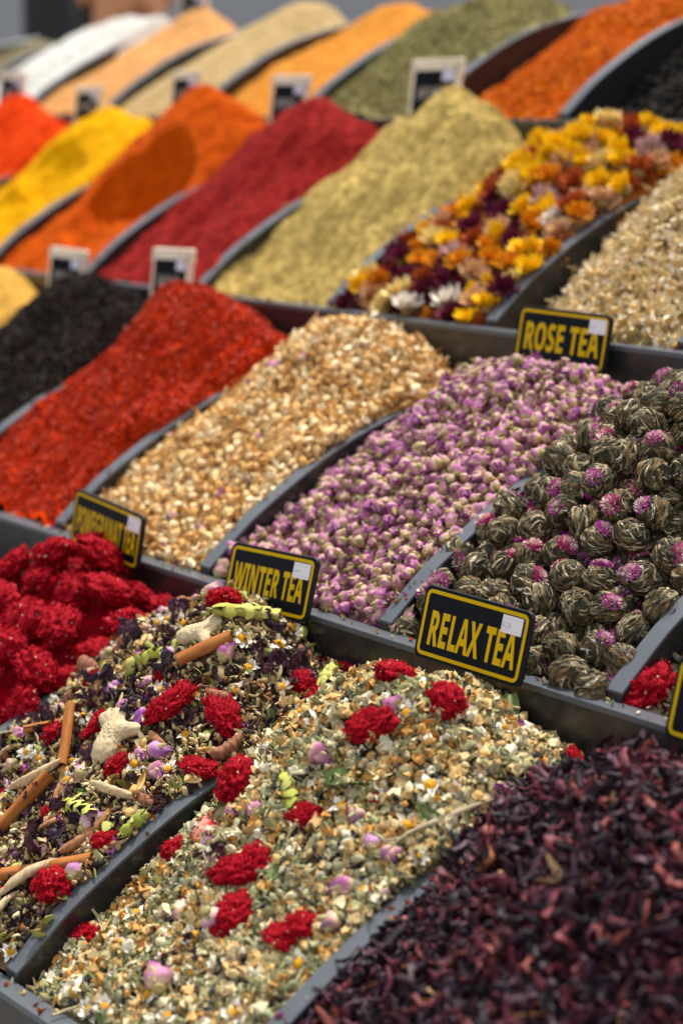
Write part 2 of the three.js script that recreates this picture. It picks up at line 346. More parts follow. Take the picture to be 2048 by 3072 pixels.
const cream = C('#dcc298'), pinkA = C('#b2519c'), pinkB = C('#7a1c72'), purp = C('#440a4e'), sepal = C('#8d8a55'), stemc = C('#9a8355');
const budGeo = (pA, pB, pC) => (k) => {
  const pinkA = pA, pinkB = pB, purp = pC, g = new Geo(), pale = R(), len = rr(0.011, 0.0145), rad = len * rr(0.34, 0.44), deep = mixc(pinkB, purp, R()), brown = k % 4 === 3 ? rr(0.4, 0.9) : 0, mid = mixc(mixc(pinkA, mixc(cream, C('#d8a6a8'), 0.4), pale * 0.5), C('#a8846a'), brown);
  const ph = R() * 6;
  ovoid(g, len, rad, { nu: 12, nv: 9, ridge: 0.17, lobes: 3, twist: 4, sharp: 0.66, pw: 1.05, ph, col: (u, v) => { const st = 0.5 + 0.5 * Math.sin(u * 6.283 * 3 + v * 4 + ph); return mixc(mixc(cream, mid, sstep(0.02, 0.32, v)), deep, clamp(sstep(0.5, 0.98, v) * 0.65 + (st - 0.42) * 0.95 * sstep(0.15, 0.5, v), 0, 1)); } });
  for (let i = 0; i < 2; i++) {               // outer petals standing off the bud
    const a = R() * 6.28, from = g.n;
    leafPatch(g, len * rr(0.6, 0.8), len * 0.62, { nu: 3, nv: 4, cup: -1.0, bend: -0.1, col: (u, v) => mixc(mixc(cream, mid, v * 1.4 > 1 ? 1 : v * 1.4), deep, v * v * 0.8) });
    g.move(from, rotM(YU, a).multiply(rotM(V(1, 0, 0), rr(-0.05, 0.22), V(0, -len * 0.3, rad * 0.98))));
  }
  const green = mixc(sepal, C('#b39c66'), R());
  g.ico(1, (q) => q.multiply(V(rad * 0.55, len * 0.13, rad * 0.55)).add(V(0, -len * 0.5, 0)), () => green);
  const ns = 4 + Math.floor(R() * 2);
  for (let i = 0; i < ns; i++) { const from = g.n; leafPatch(g, len * rr(0.55, 0.95), len * 0.26, { nu: 2, nv: 4, cup: -0.6, bend: rr(-0.05, 0.25), col: (u, v) => mixc(green, C('#c9b987'), v * 0.6) }); g.move(from, rotM(YU, i / ns * 6.28 + R()).multiply(rotM(V(1, 0, 0), rr(0.0, 0.2), V(0, -len * 0.44, rad * 0.75)))); }
  if (R() < 0.7) g.tube(many(4, (i) => V(i * i * 0.0002, -len * 0.55 - i * 0.0012, 0)), () => 0.0006, 5, () => stemc);
  return g.build();
};
const rosebuds = many(12, budGeo(pinkA, pinkB, purp)), violetBuds = many(8, budGeo(C('#a862b4'), C('#6c2084'), C('#3a0a50')));
const jasmineBuds = many(12, () => {
  const g = new Geo(), len = rr(0.008, 0.0125), rad = len * rr(0.2, 0.36), base = pick([C('#e2b878'), C('#ecd09a'), C('#f3e0b6'), C('#d8aa66'), C('#e8c486')]), tipc = mixc(base, pick([C('#cf9040'), C('#f2e0b4'), C('#c08a4a')]), 0.6);
  ovoid(g, len, rad, { nu: 8, nv: 6, ridge: rr(0.2, 0.45), lobes: pick([2, 3]), twist: rr(1, 4), sharp: rr(0.7, 1.2), col: (u, v) => mixc(base, tipc, clamp(v + rr(-0.25, 0.25), 0, 1)) });
  for (let j = 0; j < 2; j++) leafPatch(g, len * rr(0.6, 1), len * rr(0.25, 0.45), { cup: 0.8, bend: rr(-0.3, 0.5), col: (u, v) => mixc(base, tipc, v), m: rotM(YU, R() * 6.28).multiply(rotM(V(1, 0, 0), rr(0.1, 0.9), V(0, -len * 0.35, rad * 0.6))) });
  if (R() < 0.35) { const cc = pick([C('#8a7d4a'), C('#7c5a33'), C('#a89a60')]); g.ico(1, (q) => q.multiply(V(rad * 0.6, len * 0.16, rad * 0.6)).add(V(0, -len * 0.45, 0)), () => cc); g.tube(many(4, (i) => V(i * i * 0.00015, -len * 0.5 - i * 0.001, 0)), () => 0.0005, 4, () => cc); }
  return g.build();
});
const ballTones = ['#38352a', '#4a4637', '#6a634c', '#857a5c', '#a09170', '#b8a684', '#2a2820', '#75603f', '#58462e', '#40442f', '#7e6038', '#5a4a36'].map(C);
const teaBalls = many(7, () => {
  const g = new Geo(), Rb = 0.0118, sx = rr(0.94, 1.05), sy = rr(0.9, 1.02), ph = R() * 50, knot = randQ();
  const bump = (d) => 1 + 0.1 * n3(d.x * 1.4 + ph, d.y * 1.4, d.z * 1.4) + 0.03 * n3(d.x * 4 + ph, d.y * 4, d.z * 4);
  g.ico(3, (q) => q.clone().multiplyScalar(Rb * 0.95 * bump(q)), (q) => mixc(C('#2b271c'), C('#4b4533'), 0.5 + 0.5 * n3(q.x * 6, q.y * 6, q.z * 6)));
  for (let i = 0; i < 230; i++) {              // leaves wound round the ball, mostly the same way
    const ax = V(rr(-0.55, 0.55), 1, rr(-0.55, 0.55)).normalize().applyQuaternion(knot), s = V(rr(-1, 1), rr(-1, 1), rr(-1, 1)).normalize();
    const a0 = R() * 6.28, span = rr(0.5, 1.9), lat = rr(-1.15, 1.15), wd = rr(0.0004, 0.0011), base = pick(ballTones), tn = R() < 0.015 ? C('#cfc8b2') : scal(base, rr(0.75, 1.15)), lift = rr(0.985, 1.03), wob = rr(-0.2, 0.2), wf = rr(2, 5);
    const e1 = V().crossVectors(ax, s).normalize(), e2 = V().crossVectors(ax, e1);
    const dirAt = (v, dl) => { const a = a0 + v * span, la = clamp(lat + wob * Math.sin(v * wf) + dl, -1.5, 1.5); return e1.clone().multiplyScalar(Math.cos(a) * Math.cos(la)).addScaledVector(e2, Math.sin(a) * Math.cos(la)).addScaledVector(ax, Math.sin(la)); };
    g.grid(1, 8, (u, v) => { const w2 = wd / Rb * Math.sin(Math.PI * (0.06 + 0.88 * v)), d = dirAt(v, (u - 0.5) * 2 * w2); return d.multiplyScalar(Rb * bump(d) * lift * (1 + 0.035 * (1 - 4 * (u - 0.5) ** 2) - 0.03 * (v > 0.95 ? 1 : 0))); }, (u, v) => scal(tn, 0.85 + 0.3 * v));
  }
  g.move(0, new THREE.Matrix4().makeScale(sx, sy, sx));
  return g.build();
});
const amaranths = many(4, (k) => {              // magenta globe flower, dome up +y
  const g = new Geo(), rad = rr(0.0052, 0.0066), tall = rr(0.35, 0.55), white = rr(0.35, 0.95), mag = [C('#a81c86'), C('#b83a98'), C('#98187c'), C('#b8305e')][k];
  g.ico(2, (q) => V(q.x * rad * 0.84, q.y * rad * 0.84 * tall, q.z * rad * 0.84), () => mixc(C('#8a1c6c'), mag, 0.5));
  for (let i = 0; i < 95; i++) {
    const f = (i + 0.5) / 95, el = Math.acos(1 - f * 1.15), az = i * 2.39996 + rr(-0.1, 0.1), d = V(Math.sin(el) * Math.cos(az), Math.cos(el), Math.sin(el) * Math.sin(az));
    const tipc = mixc(mixc(mag, C('#e07cc6'), R() * 0.6), C('#f1e3d4'), f < white * 0.4 ? rr(0.5, 1) : (R() < 0.12 ? 0.7 : 0)), base = mixc(mag, C('#f0dccf'), white * 0.6);
    const from = g.n; leafPatch(g, rad * rr(0.34, 0.5), rad * 0.34, { nu: 1, nv: 2, cup: 0.2, bend: rr(-0.25, 0.25), col: (u, v) => mixc(base, tipc, sstep(0, 0.7, v)) });
    g.move(from, new THREE.Matrix4().compose(V(d.x * rad * 0.72, d.y * rad * 0.72 * tall, d.z * rad * 0.72), new THREE.Quaternion().setFromUnitVectors(YU, d).multiply(_q2.setFromAxisAngle(YU, R() * 6.28)), V(1, 1, 1)));
  }
  return g.build();
});
function strawGeo(pal) {                        // papery strawflower: [petals, centre]
  const g = new Geo(), rad = 0.0135, rings = [[16, 0.95, 1.1, 1.05], [15, 0.85, 0.75, 1.0], [13, 0.7, 0.42, 0.85], [10, 0.5, 0.18, 0.6]];
  for (const [n, len, tilt, w] of rings) for (let i = 0; i < n; i++) {
    const from = g.n, a = (i + rr(-0.25, 0.25)) / n * 6.283, L = rad * len * rr(0.85, 1.1), cc = mixc(pal[0], pal[1], R()), ti = mixc(cc, pal[2], rr(0.2, 0.9));
    leafPatch(g, L, rad * 0.36 * w, { nu: 2, nv: 3, cup: 0.6, bend: rr(-0.45, -0.15), col: (u, v) => mixc(ti, cc, v) });
    g.move(from, rotM(YU, a).multiply(rotM(V(1, 0, 0), tilt + rr(-0.3, 0.3), V(0, 0, rad * 0.12))));
  }
  g.ico(1, (q) => V(q.x * rad * 0.4, q.y * rad * 0.3 - rad * 0.25, q.z * rad * 0.4), () => C('#8d7448'));
  const c = new Geo();
  c.ico(2, (q) => { const k = 1 + 0.12 * n3(q.x * 7, q.y * 7, q.z * 7); return V(q.x * rad * 0.34 * k, q.y * rad * 0.2 * k + rad * 0.12, q.z * rad * 0.34 * k); }, (q) => mixc(pal[3], scal(pal[3], 0.6), 0.5 + 0.5 * n3(q.x * 9, q.y * 9, q.z * 9)));
  return [g.build(), c.build()];
}
const strawPal = {
  yellow: ['#f6c400', '#ffd818', '#e09a00', '#e09a10'], amber: ['#e08a0c', '#f0a91c', '#b35206', '#b56a1c'], peach: ['#d8a676', '#e6c49c', '#b06a44', '#8a5a34'],
  russet: ['#a8481c', '#c4622c', '#7c2814', '#6b3a1c'], wine: ['#5e1030', '#761c3e', '#3c0c1c', '#c8b48c'], mauve: ['#cfa8a8', '#e2cabc', '#a05a78', '#a87a48'], white: ['#efe6d8', '#f7f1e6', '#d9c8ae', '#d8cfc0'], lemon: ['#efd57a', '#f4e4ac', '#d8a83a', '#b98c3a'],
};
const straws = {}; for (const k in strawPal) straws[k] = many(2, () => strawGeo(strawPal[k].map(C)));
const OCTA = [[1, 0, 0], [-1, 0, 0], [0, 1, 0], [0, -1, 0], [0, 0, 1], [0, 0, -1]].map((q) => V(...q)), OCTF = [0, 2, 4, 2, 1, 4, 1, 3, 4, 3, 0, 4, 2, 0, 5, 1, 2, 5, 3, 1, 5, 0, 3, 5];
Geo.prototype.octa = function (fn, c) { const b = this.n; for (const q of OCTA) this.vert(fn(q.clone()), c); for (const k of OCTF) this.i.push(b + k); return this; };
const combGeo = (k, tufts, lv) => {              // crested, folded, woolly celosia flower
  const g = new Geo(), ph = k * 17.3 + 4, rad = 0.0125, a = [1, 1.25, 0.85, 1.35, 1.05, 0.9][k], b = [0.5, 0.42, 0.55, 0.45, 0.6, 0.48][k], c = [0.9, 0.7, 0.85, 0.75, 0.8, 1][k];
  const red = C('#b0021a'), dark = C('#6c0112'), hot = C('#cc0a24');
  const surf = (d) => { const fold = 1 - 2 * Math.abs(n3(d.x * 2.1, d.y * 2.1 + ph, d.z * 2.1)), fine = 1 - 2 * Math.abs(n3(d.x * 5.2 + ph, d.y * 5.2, d.z * 5.2)), f = 0.95 + 0.22 * n3(d.x * 1.3 + ph, d.y * 1.3, d.z * 1.3) + 0.3 * fold + 0.17 * fine; return V(d.x * a, d.y * b, d.z * c).multiplyScalar(rad * f); };
  g.ico(lv, surf, () => mixc(red, dark, 0.5));
  for (let i = 0; i < tufts; i++) {
    const y = 1 - 2 * (i + 0.5) / tufts, az = i * 2.39996, s = Math.sqrt(1 - y * y), d = V(s * Math.cos(az), y, s * Math.sin(az)), o = surf(d), sz = rr(0.0004, 0.0009) * (tufts < 600 ? 1.3 : 1), q = randQ(), st = V(rr(0.6, 1.1), rr(0.8, 1.9), rr(0.6, 1.1)), cl = R() < 0.01 ? C('#e8b9a0') : mixc(mixc(red, dark, R() * 0.8), hot, R() * 0.4);
    g.octa((e) => e.multiply(st).applyQuaternion(q).multiplyScalar(sz).add(o), cl);
  }
  return g.build();
};
const combs = many(6, (k) => combGeo(k, 1000, 3)), combsFar = many(6, (k) => combGeo(k, 450, 3));
const rosetteComb = (() => {                    // underside of a celosia head: pale star on red
  const g = new Geo(); const red = C('#c4061c'), pale = C('#e39a86');
  g.grid(30, 6, (u, v) => { const a = u * 6.283, r = 0.0125 * v * (1 + 0.1 * Math.sin(a * 7) * v); return V(Math.cos(a) * r, 0.004 - 0.006 * v * v + 0.0012 * n3(Math.cos(a) * 3, v * 5, Math.sin(a) * 3), Math.sin(a) * r); }, (u, v) => mixc(pale, red, sstep(0.35 + 0.2 * Math.sin(u * 6.283 * 7), 0.75, v)), true);
  for (let i = 0; i < 260; i++) { const a = i * 2.4, r = 0.0125 * Math.sqrt(rr(0.45, 1.1)), o = V(Math.cos(a) * r, rr(-0.004, 0.0005), Math.sin(a) * r), sz = rr(0.0008, 0.0015), cc = mixc(red, C('#820214'), R() * 0.8); g.ico(0, (e) => e.multiplyScalar(sz).add(o), () => cc); }
  return g.build();
})();
const chamWhite = C('#efe9d8'), chamCream = C('#e2d0a2'), chamYel = C('#d8a61c');
const chamomiles = many(8, (k) => {
  const g = new Geo(), fresh = k < 5, rad = rr(0.0042, 0.0055), tone = fresh ? chamWhite : chamCream;
  g.ico(2, (q) => { const f = 1 + 0.1 * n3(q.x * 9, q.y * 9, q.z * 9); return V(q.x * rad * 0.46 * f, q.y * rad * 0.36 * f + rad * 0.08, q.z * rad * 0.46 * f); }, (q) => mixc(mixc(chamYel, C('#b06a10'), 0.5 + 0.5 * n3(q.x * 5, q.y * 5, q.z * 5)), chamCream, fresh ? 0 : 0.35));
  const n = 9 + (k % 4);
  for (let i = 0; i < n; i++) { const from = g.n; leafPatch(g, rad * rr(0.5, 0.85), rad * 0.55, { nu: 2, nv: 3, cup: rr(-0.8, 0.9), bend: rr(-0.9, 0.8), wav: 0.1, col: (u, v) => scal(tone, 0.9 + 0.1 * v) }); g.move(from, rotM(YU, i / n * 6.28 + rr(-0.2, 0.2)).multiply(rotM(V(1, 0, 0), rr(0.3, 2.5), V(0, 0, rad * 0.36)))); }
  if (k % 2) g.tube(many(5, (i) => V(i * i * 0.0002, -rad * 0.3 - i * 0.0022, i * 0.0003)), () => 0.00055, 5, () => C('#b9a878'));
  return g.build();
});
const bractGreens = ['#acac48', '#c4bd5c', '#98a044', '#cfc878'].map(C);
const bractSpikes = many(4, (k) => {            // segmented yellow-green mountain-tea spike along y
  const g = new Geo(), n = [5, 7, 4, 6][k], pitch = 0.0058, rad = 0.0058, col = bractGreens[k];
  for (let i = 0; i < n; i++) for (let s = 0; s < 2; s++) {
    const y = (i - n / 2) * pitch, from = g.n, cc = scal(mixc(col, pick(bractGreens), 0.5), rr(0.85, 1.1)), k2 = 1 - 0.35 * Math.abs(i / (n - 1) - 0.4);
    g.grid(6, 5, (u, v) => { const a = (u - 0.5) * 3.0, edge = 1 - Math.abs(u - 0.5) * 2, r = rad * k2 * (0.3 + 0.72 * Math.sin(Math.PI * (0.08 + 0.55 * v))) * (1 + 0.06 * Math.sin(u * 22 + i)); return V(Math.sin(a) * r, y + v * pitch * (1.0 + 0.75 * Math.pow(edge, 0.8)), Math.cos(a) * r * 0.8 + 0.0004 * Math.sin(u * 14 + i * 2)); }, (u, v) => mixc(scal(cc, 0.8), cc, v));
    g.move(from, rotM(YU, s * Math.PI + (i % 2) * 1.1 + rr(-0.3, 0.3)).multiply(rotM(V(0, 0, 1), rr(-0.12, 0.12))));
  }
  g.tube(many(5, (i) => V(0, -n / 2 * pitch - 0.004 + i * 0.002, 0)), () => 0.0009, 5, () => C('#a09a5c'));
  return g.build();
});
const bractCups = many(5, () => {
  const g = new Geo(), rad = rr(0.004, 0.0065), cc = scal(pick(bractGreens), rr(0.8, 1.1)), w = rr(1.2, 2.2), tw = rr(-0.8, 0.8);
  g.grid(7, 5, (u, v) => { const a = (u - 0.5) * w, r = rad * Math.sin(Math.PI * (0.05 + 0.88 * v)) * (1 + 0.08 * Math.sin(u * 17 + v * 9)); return V(Math.sin(a + tw * v) * r, (v - 0.5) * rad * 2.2, Math.cos(a + tw * v) * r * 0.6 - rad * 0.4 + rad * 0.5 * v * v); }, (u, v) => mixc(scal(cc, 0.85), mixc(cc, C('#dcd89a'), 0.3), v));
  return g.build();
});
const leaves = many(9, (k) => {
  const g = new Geo(), len = [0.026, 0.016, 0.014, 0.018, 0.012, 0.02, 0.015, 0.013, 0.017][k], cc = [C('#68804a'), C('#9aa066'), C('#848f56'), C('#b5ad7c'), C('#75874a'), C('#a9a878'), C('#cdb98c'), C('#b79a68'), C('#d6c8a2')][k];
  leafPatch(g, len, len * rr(0.32, 0.5), { nu: 6, nv: 10, cup: rr(0.5, 1.2) * (k % 2 ? 1 : -1), bend: rr(-0.4, 0.4), wav: 0.05, col: (u, v) => mixc(scal(cc, 0.85 + 0.25 * Math.abs(Math.sin(v * 24 + Math.abs(u - 0.5) * 9))), C('#c6c49a'), Math.abs(u - 0.5) < 0.1 ? 0.5 : 0) });
  g.move(0, new THREE.Matrix4().makeTranslation(0, -len / 2, 0)); return g.build();
});
const quills = many(3, (k) => {                 // cinnamon stick: bark rolled from both sides, along y
  const g = new Geo(), len = [0.036, 0.05, 0.042][k], sg = new Geo();
  const col = (u, v) => mixc(mixc(C('#9c5a26'), C('#b9793c'), 0.5 + 0.5 * n3(u * 8, v * 3 + k * 7, 2)), C('#6d3a18'), 0.35 * (0.5 + 0.5 * n3(u * 26, v * 2.5, k)));
  for (const off of [0, 0.0009]) g.grid(22, 14, (u, v) => { const a = u * 8.6, r = 0.0024 + 0.0022 * Math.min(1, Math.abs(u - 0.5) * 0 + u * 1.15) - off; const w = 1 + 0.05 * n3(v * 3, u * 2, k * 5); return V(Math.cos(a) * r * w, (v - 0.5) * len * (1 + 0.03 * n3(u * 6, k, v > 0.5 ? 1 : 0)), Math.sin(a) * r * w * 0.85 + 0.0004 * Math.sin(v * 5)); }, col);
  return g.build();
});
const calyces = many(6, (k) => {                // crumpled dark hibiscus calyx
  const g = new Geo(), rad = rr(0.007, 0.011), base = pick([C('#34222c'), C('#442a38'), C('#362c36'), C('#523040')]);
  const nl = 5; for (let i = 0; i < nl; i++) { const from = g.n, L = rad * rr(1.1, 1.8), ph = R() * 40; g.grid(6, 9, (u, v) => { const s = (u - 0.5), w = rad * 1.15 * (1 - v * v * 0.7) * (0.45 + 0.55 * Math.min(1, v * 3)); return V(s * w + rad * 0.14 * n3(u * 3, v * 4, ph), v * L, rad * 0.25 * n3(u * 4.5 + ph, v * 5, 1) + rad * 0.35 * Math.sin(v * 2.4) + rad * 0.12 * n3(u * 11, v * 11, ph)); }, (u, v) => mixc(base, mixc(C('#6b4450'), C('#86626a'), R()), clamp(0.35 * n3(u * 5 + ph, v * 6, 4) + rr(-0.05, 0.2), 0, 1))); g.move(from, rotM(YU, i / nl * 6.28 + rr(-0.3, 0.3)).multiply(rotM(V(1, 0, 0), rr(0.15, 1.05), V(0, -rad * 0.5, rad * 0.15)))); }
  return g.build();
});
const shreds = many(10, (k) => {                // cut hibiscus strip, curled and folded (white: coloured per copy)
  const g = new Geo(), len = rr(0.009, 0.018), cv = rr(0.3, 1.5), tw = rr(-3.5, 3.5), wd = rr(0.0012, 0.0025), ph = R() * 30;
  g.grid(6, 8, (u, v) => { const a = u * 6.283, s = v - 0.5, r = wd * Math.pow(Math.sin(Math.PI * (0.1 + 0.8 * v)), 0.6) * (1 + 0.35 * n3(v * 4, u * 2, ph)), ex = Math.cos(a) * r, ez = Math.sin(a) * r * 0.3, c = Math.cos(tw * s), d = Math.sin(tw * s); return V(ex * c - ez * d + len * 0.25 * n3(v * 1.8, ph, 0), s * len, ex * d + ez * c + cv * len * s * s * 2 + len * 0.1 * n3(v * 3, 7, ph)); }, (u, v) => scal([1, 1, 1], 0.8 + 0.35 * n3(u * 3, v * 4, ph)), true);
  return g.build();
});
const ginger = many(2, (k) => {                 // knobbly pale root
  const g = new Geo(), lobes = k ? [[V(0, 0, 0), V(0.014, 0.0065, 0.006)], [V(0.008, 0.003, 0.002), V(0.007, 0.006, 0.005)]] : [[V(0, 0.0, 0), V(0.006, 0.011, 0.005)], [V(-0.003, 0.011, 0), V(0.0075, 0.005, 0.004)], [V(0.009, 0.001, 0), V(0.008, 0.004, 0.004)], [V(-0.002, -0.009, 0), V(0.0065, 0.007, 0.005)]];
  g.ico(4, (q) => {                             // star-shaped from the middle: furthest lobe along each direction, softened
    const sd = (p) => { let d = 1; for (const [c, r] of lobes) { const o = p.clone().sub(c), k = (V(o.x / r.x, o.y / r.y, o.z / r.z).length() - 1) * Math.min(r.x, r.y, r.z), w = clamp(0.5 + 0.5 * (k - d) / 0.005, 0, 1); d = lerp(k, d, w) - 0.005 * w * (1 - w); } return d; };
    let best = 0.002; for (let s = 0.028; s > 0.002; s -= 0.0003) if (sd(q.clone().multiplyScalar(s)) < 0) { best = s; break; }
    return q.clone().multiplyScalar(best * (1 + 0.05 * n3(q.x * 4, q.y * 4, q.z * 4)) + 0.0004 * n3(q.x * 18, q.y * 18, q.z * 18));
  }, (q) => mixc(C('#d0bd98'), C('#a88c66'), clamp(0.3 + 0.7 * n3(q.x * 9, q.y * 14, q.z * 9), 0, 1)));
  return g.build();
});
const roots = many(3, (k) => {                  // ringed galangal slice or pale root along y
  const g = new Geo(), len = [0.024, 0.03, 0.026][k], rad = [0.0055, 0.0026, 0.0035][k], cc = [C('#6f3c2c'), C('#c9b08a'), C('#a87850')][k], d2 = [C('#a8785a'), C('#8f7858'), C('#6e4228')][k];
  g.grid(12, 26, (u, v) => { const a = u * 6.283, e = Math.pow(Math.sin(Math.PI * clamp(v, 0.02, 0.98)), k === 0 ? 0.22 : 0.35) * (k === 0 ? 1.1 - 0.5 * v : 1), r = rad * e * (1 + (k === 0 ? 0.02 * Math.pow(Math.abs(Math.sin(v * 16 + u * 2)), 8) + 0.2 * n3(v * 2.2, u * 2, 4) : 0.16 * n3(v * 4, u * 3, k)) + 0.06 * n3(u * 6, v * 9, k)); return V(Math.cos(a) * r, (v - 0.5) * len, Math.sin(a) * r * 0.8 + 0.12 * len * Math.sin(v * 3)); }, (u, v) => mixc(cc, d2, clamp(0.3 + 0.6 * n3(u * 5, v * 22, k + 3) + (k === 0 ? 0.5 * Math.pow(Math.abs(Math.sin(v * 16 + u * 2)), 16) : 0), 0, 1)), true);
  return g.build();
});
const peels = many(6, () => {                   // orange petal or rind scrap
  const g = new Geo(), s = rr(0.004, 0.0075), cc = pick([C('#d98f3c'), C('#e3a85c'), C('#c9762a'), C('#dcb478')]), ph = R() * 20;
  for (const o of [0, 0.0004]) g.grid(5, 5, (u, v) => V((u - 0.5) * s * (0.8 + 0.4 * n3(v * 2, ph, 0)), (v - 0.5) * s * 1.4 * (0.8 + 0.4 * n3(u * 2, 3, ph)), s * 0.35 * n3(u * 1.6 + ph, v * 1.6, 2) + s * 0.5 * ((u - 0.5) ** 2) * 2 - o), (u, v) => scal(cc, 0.85 + 0.3 * n3(u * 5, v * 5, ph)));
  return g.build();
});
const loosePetals = many(5, () => {             // single rose petal
  const g = new Geo(), s = rr(0.006, 0.009), cc = mixc(pinkA, cream, R() * 0.5), dd = mixc(pinkB, purp, R() * 0.5);
  leafPatch(g, s, s * 0.9, { nu: 5, nv: 5, cup: rr(0.6, 1.2), bend: rr(-0.4, 0.4), wav: 0.04, col: (u, v) => mixc(cc, dd, v * v) }); g.move(0, new THREE.Matrix4().makeTranslation(0, -s / 2, 0)); return g.build();
});
const stems = many(5, (k) => {                  // thin dried stalk along y
  const g = new Geo(), len = [0.018, 0.026, 0.014, 0.03, 0.022][k], bx = rr(-0.25, 0.25), cc = [C('#a7a06a'), C('#b9a782'), C('#8c9156'), C('#c3b48c'), C('#9b7d55')][k];
  g.tube(many(9, (i) => { const s = i / 8 - 0.5; return V(bx * len * s * s * 2 + 0.0006 * Math.sin(i * 1.7), s * len, 0.0008 * Math.sin(i * 1.1)); }), (v) => 0.0007 * (1 + 0.3 * Math.sin(v * 9)), 6, (u, v) => scal(cc, 0.85 + 0.25 * n3(u * 3, v * 12, k)));
  return g.build();
});
const twig = (() => { const g = new Geo(); g.tube(many(15, (i) => { const s = i / 14 - 0.5; return V(0.004 * Math.sin(s * 5), s * 0.088, 0.002 * Math.sin(i * 0.9)); }), (v) => 0.0007 + 0.0016 * Math.exp(-(((v - 0.42) / 0.16) ** 2)) * (1 + 0.25 * Math.sin(v * 90)), 8, (u, v) => mixc(C('#b9a88a'), C('#8c7c66'), clamp(0.4 + 0.7 * n3(u * 3, v * 40, 1), 0, 1))); g.tube(many(5, (i) => V(-0.002 - i * 0.0016, -0.03 - i * 0.0035, 0)), () => 0.0007, 5, () => C('#b3a284')); return g.build(); })();
// tiny bits, white: coloured per copy
const grain = many(3, (k) => new Geo().ico(1, (q) => q.multiply(V([0.45, 0.55, 0.4][k], 1, [0.4, 0.5, 0.3][k]).multiplyScalar(0.0019 * (1 + 0.25 * n3(q.x * 2, q.y * 2, k * 5)))), () => [1, 1, 1]).build());
const chip = many(5, () => { const g = new Geo(), ph = R() * 30, L = rr(0.0024, 0.0038); g.grid(3, 4, (u, v) => { const a = (u - 0.5), w = 0.0018 * Math.sin(Math.PI * (0.15 + 0.7 * v)); return V(a * w * 1.6, (v - 0.5) * L, 0.0014 * n3(u * 2, v * 2, ph) + 0.0016 * a * a); }, () => [1, 1, 1]); g.grid(3, 4, (u, v) => { const a = (0.5 - u), w = 0.0018 * Math.sin(Math.PI * (0.15 + 0.7 * v)); return V(a * w * 1.6, (v - 0.5) * L, 0.0014 * n3((1 - u) * 2, v * 2, ph) + 0.0016 * a * a - 0.0005); }, () => [0.9, 0.9, 0.9]); return g.build(); });
const curl = many(5, () => { const g = new Geo(), L = rr(0.006, 0.011), w = rr(0.0012, 0.0022), b = rr(-0.6, 0.6), tw = rr(-3, 3); g.grid(3, 7, (u, v) => { const s = v - 0.5, a = (u - 0.5) * 2.4, r = w * Math.sin(Math.PI * (0.1 + 0.8 * v)), x = Math.sin(a) * r, z = Math.cos(a) * r; const c = Math.cos(tw * s), d = Math.sin(tw * s); return V(x * c - z * d + b * L * s * s * 2, s * L, x * d + z * c + 0.2 * L * Math.cos(v * 3)); }, (u, v) => scal([1, 1, 1], 0.85 + 0.15 * Math.sin(v * 20))); return g.build(); });
const crumb = many(3, (k) => new Geo().ico(0, (q) => q.multiplyScalar(0.0009).multiply(V(rr(0.6, 1.2), rr(0.6, 1.3), rr(0.35, 0.7))), () => [1, 1, 1]).build());

// ---------------------------------------------------------------- ground and crumbled spices
function tintNoise(a, b, f = 60, amt = 1) { return (q) => mixc(a, b, clamp(0.5 + amt * (0.45 * n3(q.x * f, q.y * f, q.z * f) + 0.3 * n3(q.x * f * 4, q.y * f * 4, q.z * f * 4)), 0, 1)); }
function spice(r, b, o, name, label, A, Bc, crumbs, category = 'ground spice') {
  const H = new Heap(r, b, o), g = stuff(name, label, category), ca = C(A), cb = C(Bc);
  g.add(H.mesh(110, 130, tintNoise(ca, cb, o.tf ?? 60, 1.3), powder, 'heap_body', o.fine ?? 0.0011));
  if (crumbs) {
    const per = Math.ceil(crumbs.n / crumbs.geos.length);
    for (const geo of crumbs.geos) instanced(g, 'loose_bits', geo, crumbs.mat ?? plant, H.samples(per, 0, { u0: -1.2, u1: 1.2 }).map((e) => {
      const k = 0.5 + 0.5 * n3(e.p.x * 45, e.p.y * 45, e.p.z * 45);
      return { p: e.p.clone().addScaledVector(e.n, rr(0, crumbs.up ?? 0.001)), q: crumbs.lie ? lieQ(e.n, R() * 6.28, 0.6) : randQ(), s: rr(...(crumbs.s ?? [0.7, 1.3])), c: scal(mixc(C(crumbs.tones[Math.floor(R() * crumbs.tones.length)]), mixc(ca, cb, k), crumbs.blend ?? 0.35), rr(0.8, 1.15)) };
    }));
  }
  return H;
}
